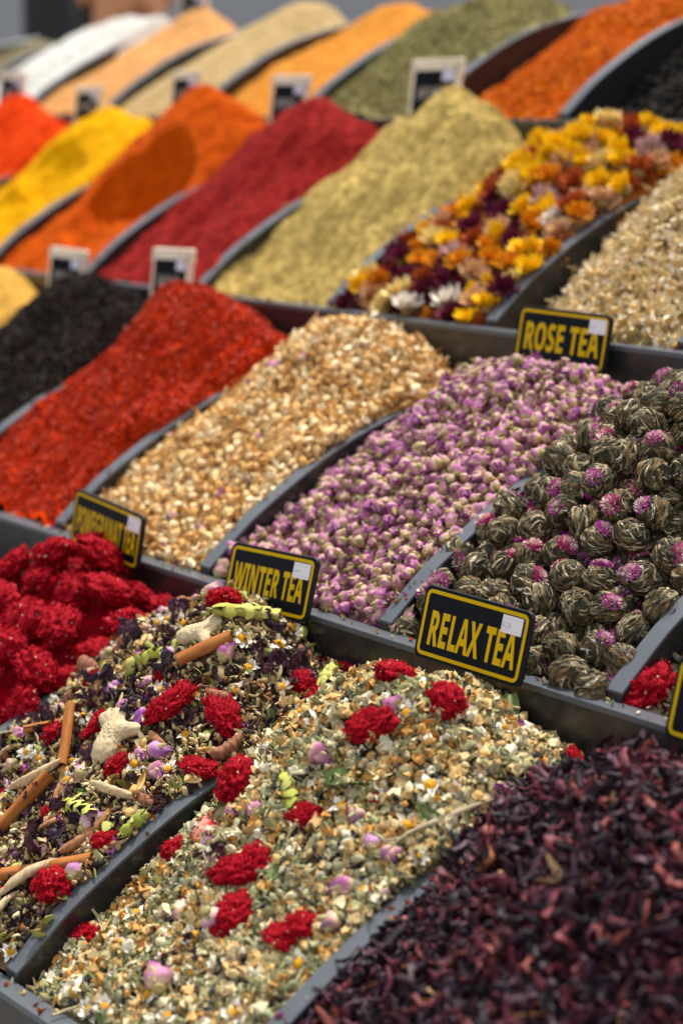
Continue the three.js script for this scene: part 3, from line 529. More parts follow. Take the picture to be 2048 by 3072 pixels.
// second row
spice(1, -4, { lift: 0.02 }, 'tan_spice', 'tan ground spice heap cut by the frame, beyond the dark tea', '#b98a3c', '#c99b4a');
spice(1, -3, { lift: 0.05, pw: 1.5 }, 'black_tea', 'dark crumbled black tea heaped beside the bright red chili', '#1d1613', '#2c211c', { n: 15000, geos: [...chip, ...crumb], tones: ['#1e1613', '#30231d', '#46352a', '#18120f'], up: 0.002, s: [0.5, 1.0], mat: shiny }, 'tea');
spice(1, -2, { crest: [[0, -0.03], [0.12, 0.12], [0.3, 0.38], [0.5, 0.7], [0.66, 1.0], [0.74, 1.09], [0.84, 1.07], [0.93, 0.96], [1, 0.82]], right: [[0, -0.03], [0.1, 0.12], [0.25, 0.3], [0.45, 0.49], [0.58, 0.6], [0.7, 0.76], [0.78, 0.84], [0.86, 0.82], [0.93, 0.72], [1, 0.58]], liftL: 0.12, low: 0.07, uc: -0.1, pw: 1.3, fine: 0.0012, tf: 110, dentPx: [[330, 1010, 0.16, 0.05, 0.07], [300, 1030, 0.14, 0.04, 0.05]] }, 'chili_flakes', 'bright red chili flakes heaped between the black tea and the jasmine', '#b01c02', '#d8440a', { n: 26000, geos: [...crumb, ...chip.slice(0, 2)], tones: ['#d03404', '#b01c02', '#e04c08', '#860e02', '#c42a03'], up: 0.0022, s: [0.55, 1.2], mat: shiny }, 'chili flakes');
// third row
spice(2, -6, { lift: 0.08 }, 'scarlet_powder', 'scarlet ground pepper heap beyond the yellow turmeric', '#b82c04', '#d04006', null);
spice(2, -5, { lift: 0.01, liftR: 0.06, dentPx: [[120, 400, 0.5, 0.13, 0.16], [30, 480, 0.4, 0.1, 0.08]] }, 'turmeric_powder', 'bright yellow turmeric powder heap with a shallow scooped hollow', '#cc9000', '#e0a804', { n: 7000, geos: crumb, tones: ['#d89c00', '#c48800'], up: 0.0005, s: [0.4, 0.8] });
spice(2, -4, { lift: 0.15, liftR: 0.1, dentPx: [[345, 395, 0.5, 0.17, 0.46], [270, 470, 0.45, 0.13, 0.3], [200, 520, 0.4, 0.08, 0.1]] }, 'orange_powder', 'deep orange ground spice heap with a dark scooped hollow', '#a83e00', '#c05204', { n: 9000, geos: crumb, tones: ['#b84a02', '#a03a00', '#cc5e06'], up: 0.0006, s: [0.4, 0.9] });
spice(2, -3, { lift: 0.06, liftR: 0.1, low: 0.06, tf: 90, fine: 0.0009 }, 'sumac', 'dark crimson ground sumac heap between orange powder and olive herb', '#721014', '#a02a22', { n: 12000, geos: crumb, tones: ['#8a1c1a', '#7a1214', '#a02c26'], up: 0.0008, s: [0.5, 1] });
spice(2, -2, { lift: 0.1, liftR: 0.1, low: 0.07, uc: 0.05, fine: 0.001, tf: 80 }, 'olive_herb', 'olive yellow crumbled herb heap beside the strawflowers', '#ccb068', '#9a864a', { n: 16000, geos: crumb, tones: ['#d4b86e', '#a8904e', '#dec47c', '#867646', '#c2a65c'], up: 0.001, s: [0.6, 1.2] }, 'crumbled herb');
// top row
spice(3, -9, { lift: -0.35 }, 'ochre_powder', 'ochre powder low in the tray beyond the white heap', '#7a5c24', '#5a4a30', null);
spice(3, -8, { lift: -0.35 }, 'grey_powder', 'grey brown powder low in the tray next to the white heap', '#6d6450', '#7d7050', null);
spice(3, -7, { lift: -0.22, liftL: -0.05, liftR: 0.05, low: 0.03 }, 'white_granules', 'snow white granules heaped over their divider', '#e6e3da', '#f0eee8', { n: 5000, geos: grain, tones: ['#f2f0ea', '#e8e5dc'], up: 0.002, s: [1, 2.2] }, 'granules');
spice(3, -6, { lift: -0.18, low: 0.03 }, 'peach_powder', 'smooth peach ground spice heap beside the white granules', '#c08850', '#d09a60', null);
spice(3, -5, { crest: [[0, -0.03], [0.12, 0.12], [0.3, 0.36], [0.5, 0.58], [0.7, 0.76], [0.85, 0.88], [0.94, 0.9], [1, 0.84]], lift: -0.1, low: 0.03 }, 'beige_powder', 'beige ground spice heap between peach and orange powders', '#a68c60', '#b89e70', null);
spice(3, -4, { lift: -0.22, liftL: -0.2, liftR: -0.05, low: 0.03 }, 'amber_powder', 'smooth amber orange powder heap beside the green herb', '#b8762a', '#c98636', null);
spice(3, -3, { crest: [[0, -0.03], [0.12, 0.12], [0.3, 0.4], [0.5, 0.68], [0.65, 0.84], [0.8, 0.9], [0.9, 0.88], [1, 0.78]], left: [[0, -0.1], [0.1, 0.08], [0.25, 0.27], [0.45, 0.47], [0.65, 0.62], [0.8, 0.74], [0.9, 0.78], [1, 0.7]], right: [[0, -0.05], [0.1, 0.1], [0.25, 0.27], [0.45, 0.47], [0.65, 0.58], [0.8, 0.63], [1, 0.6]], low: 0.05 }, 'green_herb', 'dull green crumbled herb heap with a dark board behind it', '#a29862', '#7c7446', { n: 14000, geos: [...crumb, chip[0]], tones: ['#aca268', '#827a48', '#bcb27a', '#6c663c'], up: 0.0016, s: [0.7, 1.4] }, 'crumbled herb');
spice(3, -2, { crest: [[0, -0.03], [0.12, 0.1], [0.3, 0.32], [0.5, 0.52], [0.7, 0.72], [0.85, 0.77], [1, 0.7]], left: [[0, -0.25], [0.1, -0.16], [0.25, 0.0], [0.45, 0.22], [0.65, 0.42], [0.8, 0.55], [1, 0.6]], liftR: -0.08, low: 0.05 }, 'orange_flakes', 'vivid orange dried flakes heaped in the top tray', '#e06a00', '#f0840a', { n: 9000, geos: chip, tones: ['#f28206', '#e06a02', '#fa980e', '#c85602'], lie: true, up: 0.003, s: [0.8, 1.6] }, 'dried flakes');
spice(3, -1, { crest: [[0, -0.06], [0.12, 0.06], [0.3, 0.26], [0.5, 0.5], [0.7, 0.7], [0.85, 0.75], [1, 0.7]], left: [[0, -0.3], [0.1, -0.2], [0.25, -0.04], [0.45, 0.2], [0.65, 0.4], [0.8, 0.55], [1, 0.6]], low: 0.06 }, 'black_leaf_tea', 'black curled leaf tea heaped beside the vivid orange flakes', '#171412', '#241f1a', { n: 6000, geos: curl, tones: ['#1c1815', '#2b241e', '#3a3128', '#120f0e'], up: 0.004, s: [0.7, 1.2] }, 'tea');

// ---------------------------------------------------------------- jasmine buds
function body(H, g, A, Bc, sink = 0.002) { g.add(H.mesh(60, 90, tintNoise(C(A), C(Bc), 90), powder, 'heap_body', 0.0006, sink)); }
{
  const H = new Heap(1, -1, { lift: -0.05, liftR: 0.02, low: 0.05 }), g = stuff('jasmine_bud_heap', 'deep bed of golden dried jasmine buds below the chili flakes', 'dried buds');
  body(H, g, '#a87c40', '#c49a58', 0.007);
  const list = [];
  for (const e of H.samples(1500, 0.0062)) list.push({ p: e.p.clone().addScaledVector(e.n, rr(0.0005, 0.003)), q: R() < 0.7 ? lieQ(e.n, R() * 6.28, 0.5) : randQ(), s: rr(0.75, 1.25), k: Math.floor(R() * 12) });
  for (const e of H.samples(1600)) list.push({ p: e.p.clone().addScaledVector(e.n, rr(-0.007, -0.001)), q: randQ(), s: rr(0.8, 1.15), k: Math.floor(R() * 12), top: false });
  const [seen, rest] = split(list);
  for (const e of seen) single(jasmineBuds[e.k], plant, e, 'jasmine_bud', 'golden dried jasmine bud heaped behind the POMEGRANAT TEA sign', 'flower bud', 'jasmine buds in their bin');
  for (let k = 0; k < 12; k++) instanced(g, 'loose_buds', jasmineBuds[k], plant, rest.filter((e) => e.k === k).map((e) => ({ ...e, c: scal([1, 1, 1], rr(0.85, 1.1)) })));
  for (const c of curl) instanced(g, 'petal_scraps', c, plant, H.samples(230).map((e) => ({ p: e.p.clone().addScaledVector(e.n, 0.002), q: randQ(), s: rr(0.6, 1), c: C(pick(['#d29c4e', '#c08c48', '#e2b870', '#a8945c', '#b07c40'])) })));
  for (const e of H.samples(16, 0.02)) { e.q = randQ(); e.p.addScaledVector(e.n, 0.003); e.s = 0.8; single(pick(rosebuds), plant, e, 'rosebud', 'stray purple rosebud among the golden jasmine buds', 'rosebud', 'stray rosebuds among jasmine'); }
}
// ---------------------------------------------------------------- rosebuds
{
  const H = new Heap(1, 0, { lift: -0.1, liftR: 0.02, liftL: -0.04, low: 0.05, left: [[0, -0.08], [0.1, 0.04], [0.25, 0.19], [0.45, 0.39], [0.65, 0.56], [0.8, 0.68], [0.9, 0.68], [1, 0.58]] }), g = stuff('rosebud_heap', 'deep bed of pink and purple rosebuds under the ROSE TEA sign', 'dried buds');
  body(H, g, '#8a5070', '#9a7260', 0.009);
  const list = [];
  for (const e of H.samples(1300, 0.0068)) list.push({ p: e.p.clone().addScaledVector(e.n, rr(-0.0015, 0.0045)), q: R() < 0.6 ? lieQ(e.n, R() * 6.28, 0.6) : randQ(), s: rr(0.5, 1.05), k: Math.floor(R() * 12) });
  for (const e of H.samples(1300)) list.push({ p: e.p.clone().addScaledVector(e.n, rr(-0.009, -0.003)), q: randQ(), s: rr(0.75, 1.05), k: Math.floor(R() * 12), top: false });
  const [seen, rest] = split(list, 270);
  for (const e of seen) single(rosebuds[e.k], waxy, e, 'rosebud', 'pink and purple rosebud heaped in the bin under the ROSE TEA sign', 'rosebud', 'rosebuds in the rose tea bin');
  for (let k = 0; k < 12; k++) instanced(g, 'loose_buds', rosebuds[k], waxy, rest.filter((e) => e.k === k).map((e) => ({ ...e, c: scal([1, 1, 1], rr(0.85, 1.1)) })));
  for (const c of curl) instanced(g, 'sepal_scraps', c, plant, H.samples(340).map((e) => ({ p: e.p.clone().addScaledVector(e.n, rr(0, 0.003)), q: randQ(), s: rr(0.5, 0.9), c: C(pick(['#a08c5a', '#8a8450', '#b59a6a', '#7c5a3c', '#6e6b3c'])) })));
}
// ---------------------------------------------------------------- flowering tea balls
{
  const H = new Heap(1, 1, { crest: [[0, -0.02], [0.12, 0.13], [0.3, 0.42], [0.45, 0.7], [0.62, 0.92], [0.8, 1.0], [1, 0.92]], left: [[0, -0.06], [0.1, 0.06], [0.25, 0.24], [0.45, 0.47], [0.65, 0.68], [0.8, 0.8], [1, 0.76]], low: 0.03 });
  const g = stuff('tea_leaf_litter', 'dark broken leaf and petal litter under the tea balls', 'leaf litter');
  body(H, g, '#4a4432', '#5c5440', 0.016);
  for (const c of curl) instanced(g, 'leaf_scraps', c, plant, H.samples(420).map((e) => ({ p: e.p.clone().addScaledVector(e.n, rr(-0.014, -0.003)), q: randQ(), s: rr(0.6, 1.1), c: C(pick(['#4a4430', '#645a40', '#7d7254', '#3a3426', '#a3157f', '#c05aa0', '#9c9274'])) })));
  const balls = [];
  const add = (e, up, tight) => { const p = e.p.clone().addScaledVector(e.n, up); for (const o of balls) if (o.p.distanceTo(p) < tight) return; balls.push({ p, n: e.n, top: up > -0.004 }); };
  for (const [x, y] of [[1290, 1070], [1400, 1048], [1450, 1240], [1395, 1290], [1310, 1335], [1470, 1335], [1400, 1410], [1335, 1405], [1245, 1395], [1160, 1235], [1175, 1180], [1235, 1225], [1300, 1300], [1425, 1180], [1490, 1180], [1095, 1320], [1135, 1210], [1385, 1115], [1500, 1110], [1215, 1350], [1240, 1465], [1310, 1560], [1375, 1500], [1365, 1590], [1265, 1540], [1430, 1105], [1510, 1045], [1490, 985], [1380, 1345], [1540, 1290], [1520, 1410], [1060, 1280]]) { const e = H.hit(x, y); if (e) add(e, 0.003, 0.0205); }
  for (const e of H.samples(2600, 0.001, { u0: -0.9, u1: 0.9 })) add(e, rr(-0.003, 0.003), 0.0198);
  for (const e of H.samples(1500, 0.001, { u0: -0.9, u1: 0.9 })) add(e, rr(-0.015, -0.009), 0.0175);
  let k = 0;
  for (const e of balls) {
    const t = new THREE.Group(); t.position.copy(e.p); t.quaternion.copy(randQ()); t.scale.set(rr(0.86, 1.06), rr(0.84, 1.02), rr(0.86, 1.04));
    part(t, 'wound_leaves', teaBalls[k % 7], plant);
    const withF = R() < 0.6;
    if (withF) {
      const toCam = camera.position.clone().sub(e.p).normalize(), d = e.n.clone().multiplyScalar(0.5).add(toCam.multiplyScalar(0.35)).add(V(rr(-1, 1), rr(-0.6, 1), rr(-1, 1))).normalize();
      const f = part(t, 'flower', amaranths[k % 4], waxy); const dl = d.clone().applyQuaternion(t.quaternion.clone().invert());
      f.position.copy(dl).multiplyScalar(0.0098); f.quaternion.setFromUnitVectors(YU, dl); f.scale.setScalar(rr(0.95, 1.35));
    }
    top(t, 'tea_ball', withF ? 'olive brown flowering tea ball with a magenta blossom, in the bin of tea balls' : 'olive brown flowering tea ball of bare wound leaves, in the bin of tea balls', 'tea ball', withF ? 'tea balls with a blossom' : 'tea balls of bare leaves');
    k++;
  }
  for (const [x, y] of [[885, 1455], [920, 1435], [905, 1470]]) { const e = H.hit(x + 15, y - 5); if (e) { e.q = lieQ(e.n); e.p.y += 0.004; single(pick(rosebuds), waxy, e, 'rosebud', 'stray pink rosebud in the front corner of the tea ball bin', 'rosebud', 'stray rosebuds beside the tea balls'); } }
  for (const e of H.samples(16, 0.01)) { e.q = randQ(); e.p.addScaledVector(e.n, -0.005); e.s = rr(0.5, 0.8); single(pick(amaranths), waxy, e, 'amaranth_blossom', 'loose magenta amaranth blossom fallen between the tea balls', 'blossom', 'loose blossoms between the tea balls'); }
}
// ---------------------------------------------------------------- mixed leaf bin at the edge of the frame
{
  const H = new Heap(1, 2, { lift: -0.1, crest: [[0, -0.04], [0.12, 0.08], [0.3, 0.3], [0.5, 0.54], [0.7, 0.74], [0.85, 0.8], [1, 0.75]], left: [[0, -0.1], [0.1, -0.01], [0.25, 0.15], [0.45, 0.35], [0.65, 0.53], [0.8, 0.62], [1, 0.6]] });
  const g = stuff('grey_leaf_litter', 'grey green broken leaves heaped beyond the tea ball divider', 'leaf litter');
  body(H, g, '#6b6654', '#7c7058', 0.003);
  for (const c of curl) instanced(g, 'leaf_scraps', c, plant, H.samples(700).map((e) => ({ p: e.p.clone().addScaledVector(e.n, rr(-0.001, 0.004)), q: randQ(), s: rr(0.7, 1.4), c: C(pick(['#8d8c78', '#76776a', '#a39a80', '#6b5a48', '#7a4a30', '#565848', '#b3a88c'])) })));
  for (const e of H.samples(60, 0.012)) { e.q = layQ(e.n, 0.8); e.p.addScaledVector(e.n, 0.003); e.s = rr(0.5, 0.8); single(leaves[pick([3, 5, 1])], plant, e, 'dried_leaf', 'curled grey green leaf in the bin beyond the tea balls', 'leaf', 'leaves beyond the tea balls'); }
  for (const [x, y, s, k] of [[1485, 1592, 1.15, 4], [1445, 1615, 0.95, 0], [1500, 1630, 0.8, 2]]) { const e = { p: onZ(x * Q, y * Q, lipZ(1) - 0.022), n: V(0, 0.8, 0.6) }; { e.q = layQ(e.n, 0.3); e.s = s; single(combs[k], velvet, e, 'celosia_flower', 'crimson woolly celosia flower leaning on the tea ball divider', 'celosia', 'celosia flowers by the tea ball divider'); } }
}
// ---------------------------------------------------------------- strawflowers and chamomile of the third row
{
  const H = new Heap(2, -1, { lift: -0.07, liftR: 0.08, low: 0.04 }), g = stuff('strawflower_scraps', 'russet petal scraps bedded under the strawflowers', 'petal scraps');
  body(H, g, '#9a4c1c', '#b8702c', 0.008);
  for (const c of curl) instanced(g, 'petal_scraps', c, plant, H.samples(300).map((e) => ({ p: e.p.clone().addScaledVector(e.n, rr(-0.008, 0)), q: randQ(), s: rr(0.8, 1.4), c: C(pick(['#a8481c', '#c47a2c', '#6b1c2c', '#d9a070', '#7c3014'])) })));
  const place = (e, key, s = 1) => {
    const t = new THREE.Group(), [pg, cg] = pick(straws[key]); t.position.copy(e.p).addScaledVector(e.n, rr(-0.001, 0.004));
    const q = layQ(e.n, 0.9); t.quaternion.copy(q); t.scale.setScalar(s * rr(0.95, 1.25)); part(t, 'petals', pg, plant); part(t, 'flower_centre', cg, plant);
    const word = { yellow: 'bright yellow', amber: 'amber orange', peach: 'peach', russet: 'russet', wine: 'dark wine red', mauve: 'mauve pink', white: 'off white', lemon: 'pale lemon' }[key];
    top(t, 'strawflower', `${word} papery strawflower in the bin between olive herb and chamomile`, 'strawflower', `${word} strawflowers`);
  };
  const used = [], free = (p, d) => { for (const o of used) if (o.distanceTo(p) < d) return false; used.push(p); return true; };
  for (const [x, y, key] of [[1190, 330, 'yellow'], [1250, 340, 'yellow'], [1330, 320, 'yellow'], [1385, 330, 'yellow'], [1195, 385, 'yellow'], [1290, 390, 'peach'], [1310, 370, 'yellow'], [1260, 425, 'amber'], [970, 495, 'yellow'], [985, 520, 'amber'], [1040, 430, 'mauve'], [1110, 430, 'peach'], [1060, 480, 'amber'], [1170, 500, 'wine'], [1245, 465, 'mauve'], [1335, 475, 'peach'], [1220, 530, 'amber'], [1280, 510, 'white'], [1320, 430, 'russet'], [1430, 440, 'yellow'], [1495, 350, 'mauve'], [1510, 385, 'peach'], [860, 625, 'lemon'], [870, 660, 'amber'], [790, 660, 'yellow'], [940, 655, 'wine'], [1040, 590, 'mauve'], [970, 610, 'amber'], [900, 560, 'wine'], [935, 535, 'wine'], [1085, 540, 'wine'], [940, 710, 'white'], [1030, 705, 'white'], [1100, 700, 'peach'], [1085, 650, 'peach'], [1180, 620, 'amber'], [1200, 590, 'peach'], [1130, 610, 'amber'], [885, 710, 'lemon'], [1000, 545, 'peach'], [1470, 400, 'russet'], [1540, 400, 'amber'], [1150, 345, 'amber']]) { const e = H.hit(x, y); if (e && free(e.p, 0.009)) place(e, key, 1.05); }
  const pool = ['yellow', 'yellow', 'yellow', 'yellow', 'amber', 'amber', 'russet', 'wine', 'wine', 'lemon', 'peach'];
  for (const e of H.samples(400, 0.012)) if (free(e.p, 0.015)) place(e, pick(pool));
  for (const e of H.samples(140, 0.015)) { e.p.addScaledVector(e.n, -0.009); place(e, pick(['amber', 'russet', 'wine', 'peach']), 1); }
}
{
  const H = new Heap(2, 0, { crest: [[0, -0.02], [0.12, 0.14], [0.26, 0.36], [0.41, 0.58], [0.6, 0.8], [0.8, 0.95], [1, 0.9]], left: [[0, -0.18], [0.1, -0.1], [0.25, 0.06], [0.45, 0.3], [0.65, 0.52], [0.8, 0.68], [1, 0.66]] }), g = stuff('chamomile_heap', 'deep bed of cream dried chamomile behind the ROSE TEA sign', 'dried flowers');
  body(H, g, '#b0905a', '#c4a46c', 0.008);
  const list = [];
  for (const e of H.samples(700, 0.0088)) list.push({ p: e.p.clone().addScaledVector(e.n, rr(-0.001, 0.004)), q: randQ(), s: rr(1.2, 1.8), k: Math.floor(R() * 8) });
  for (const e of H.samples(1200)) list.push({ p: e.p.clone().addScaledVector(e.n, rr(-0.008, -0.002)), q: randQ(), s: rr(0.9, 1.3), k: 5 + Math.floor(R() * 3), top: false });
  const [seen, rest] = split(list, 120);
  const dried = chamomiles.map((gm) => { const c = gm.clone(), a = c.attributes.color; c.setAttribute('color', a.clone()); const t = C('#e0c48c'); for (let i = 0; i < a.count; i++) { const q = mixc([a.getX(i), a.getY(i), a.getZ(i)], t, 0.45); c.attributes.color.setXYZ(i, ...q); } return c; });
  for (const e of seen) single(dried[e.k], plant, e, 'chamomile_flower', 'cream dried chamomile flower in the bin behind the ROSE TEA sign', 'chamomile', 'chamomile in its own bin');
  for (let k = 0; k < 8; k++) instanced(g, 'loose_flowers', dried[k], plant, rest.filter((e) => e.k === k).map((e) => ({ ...e, c: scal([1, 1, 1], rr(0.85, 1.08)) })));
}
// ---------------------------------------------------------------- crimson celosia of the front row
{
  const H = new Heap(0, -1, { lift: 0.06, liftL: 0.0, liftR: 0.05, low: 0.05 }), g = stuff('celosia_scraps', 'dark crimson tufts bedded under the celosia flowers', 'flower tufts');
  body(H, g, '#8c0216', '#a8041a', 0.02);
  instanced(g, 'tufts', combsFar[2], velvet, H.samples(420).map((e) => ({ p: e.p.clone().addScaledVector(e.n, rr(-0.022, -0.016)), q: randQ(), s: rr(0.5, 0.9) })));
  const used = [];
  const put = (e, s) => { for (const o of used) if (o.distanceTo(e.p) < 0.0245 * s) return; used.push(e.p.clone()); e.q = layQ(e.n, 0.7); e.p.addScaledVector(e.n, rr(-0.004, 0.007)); e.s = s * rr(0.8, 1.05); single(pick(combsFar), velvet, e, 'celosia_flower', 'crimson woolly celosia flower piled in front of the POMEGRANAT TEA sign', 'celosia', 'celosia flowers in the pomegranate tea pile'); };
  for (const [x, y, s] of [[130, 1280, 1.3], [230, 1285, 1.3], [190, 1250, 1.1], [95, 1340, 1.4], [250, 1355, 1.3], [330, 1390, 1.3], [60, 1430, 1.4], [180, 1400, 1.3], [140, 1450, 1.2], [220, 1440, 1.1], [90, 1545, 1.4], [30, 1300, 1.1], [150, 1520, 1.1], [230, 1500, 1.1], [20, 1500, 1.1], [50, 1620, 1.2], [290, 1440, 1.1], [15, 1380, 1.1]]) { const e = H.hit(x, y); if (e) put(e, s); }
  for (const e of H.samples(400, 0.01)) put(e, rr(0.8, 1.15));
}
// ---------------------------------------------------------------- the two mixed teas of the front row
const kinds = {
  celosia_flower: [combs, velvet, 'crimson woolly celosia flower', 'celosia', 0.004], rosebud: [[...violetBuds, ...rosebuds.slice(0, 8)], waxy, 'pink and purple rosebud', 'rosebud', 0.003], chamomile_flower: [chamomiles, plant, 'white petalled chamomile flower', 'chamomile', 0.002],
  bract_spike: [bractSpikes, plant, 'segmented yellow green mountain tea spike', 'tea spike', 0.004], bract: [bractCups, plant, 'cupped yellow green bract', 'bract', 0.003], dried_leaf: [leaves, plant, 'curled dull green leaf', 'leaf', 0.002],
  cinnamon_stick: [quills, plant, 'rolled brown cinnamon stick', 'cinnamon', 0.004], hibiscus_calyx: [calyces, waxy, 'crumpled dark purple hibiscus calyx', 'hibiscus', 0.003], ginger_root: [ginger, plant, 'knobbly pale dried ginger root', 'ginger', 0.004],
  root_piece: [roots, plant, 'dried brown root piece', 'root', 0.004], tan_bud: [jasmineBuds, plant, 'small tan dried flower bud', 'flower bud', 0.002], orange_petal: [peels, plant, 'curled orange petal scrap', 'petal', 0.002], rose_petal: [loosePetals, waxy, 'loose mauve rose petal', 'petal', 0.002], dry_stalk: [stems, plant, 'thin dried flower stalk', 'stalk', 0.002],
};
function item(kind, e, where, s = 1, k) {
  const [geos, mat, words, cat, up] = kinds[kind]; e.s = s * (e.s ?? 1); e.p = e.p.clone().addScaledVector(e.n, up * s);
  const o = single(geos[k ?? Math.floor(R() * geos.length)], mat, e, kind, `${words} ${where}`, cat, `${words} ${where}`.replace(/^\w+ /, ''));
  return o;
}
const upright = new Set(['celosia_flower', 'chamomile_flower', 'hibiscus_calyx']);
function mixIn(H, where, placed, random, gap) {
  const used = [];
  for (const [kind, x, y, s = 1, dx, dy, k] of placed) {
    const e = H.hit(x, y) ?? H.hit(x, y + 12) ?? H.hit(x, y + 26); if (!e) continue;
    if (kind === 'celosia_flower') e.s = 0.86; if (kind === 'chamomile_flower') e.s = 1.25; e.q = dx !== undefined && dx !== null ? aimQ(e.n, dx, dy, kind === 'ginger_root' ? 0 : R() * 6.28) : upright.has(kind) ? layQ(e.n, 0.35) : R() < 0.75 ? lieQ(e.n, R() * 6.28, 0.3) : randQ();
    used.push([e.p.clone(), 0.008 * s]); item(kind, e, where, s, k);
  }
  const bag = []; for (const [kind, n, s] of random) for (let i = 0; i < n; i++) bag.push([kind, s]);
  for (let i = bag.length - 1; i > 0; i--) { const j = Math.floor(R() * (i + 1)); [bag[i], bag[j]] = [bag[j], bag[i]]; }
  const pts = H.samples(bag.length * 2, gap);
  for (const [kind, s] of bag) {
    const e = pts.pop(); if (!e) break; if (used.some(([p, d]) => p.distanceTo(e.p) < d)) continue;
    e.q = upright.has(kind) ? layQ(e.n, 1.2) : kind === 'dried_leaf' || kind === 'orange_petal' || kind === 'rose_petal' ? layQ(e.n, 1).multiply(_q2.setFromAxisAngle(V(1, 0, 0), Math.PI / 2)) : lieQ(e.n, R() * 6.28, 0.5);
    item(kind, e, where, rr(...s));
  }
}
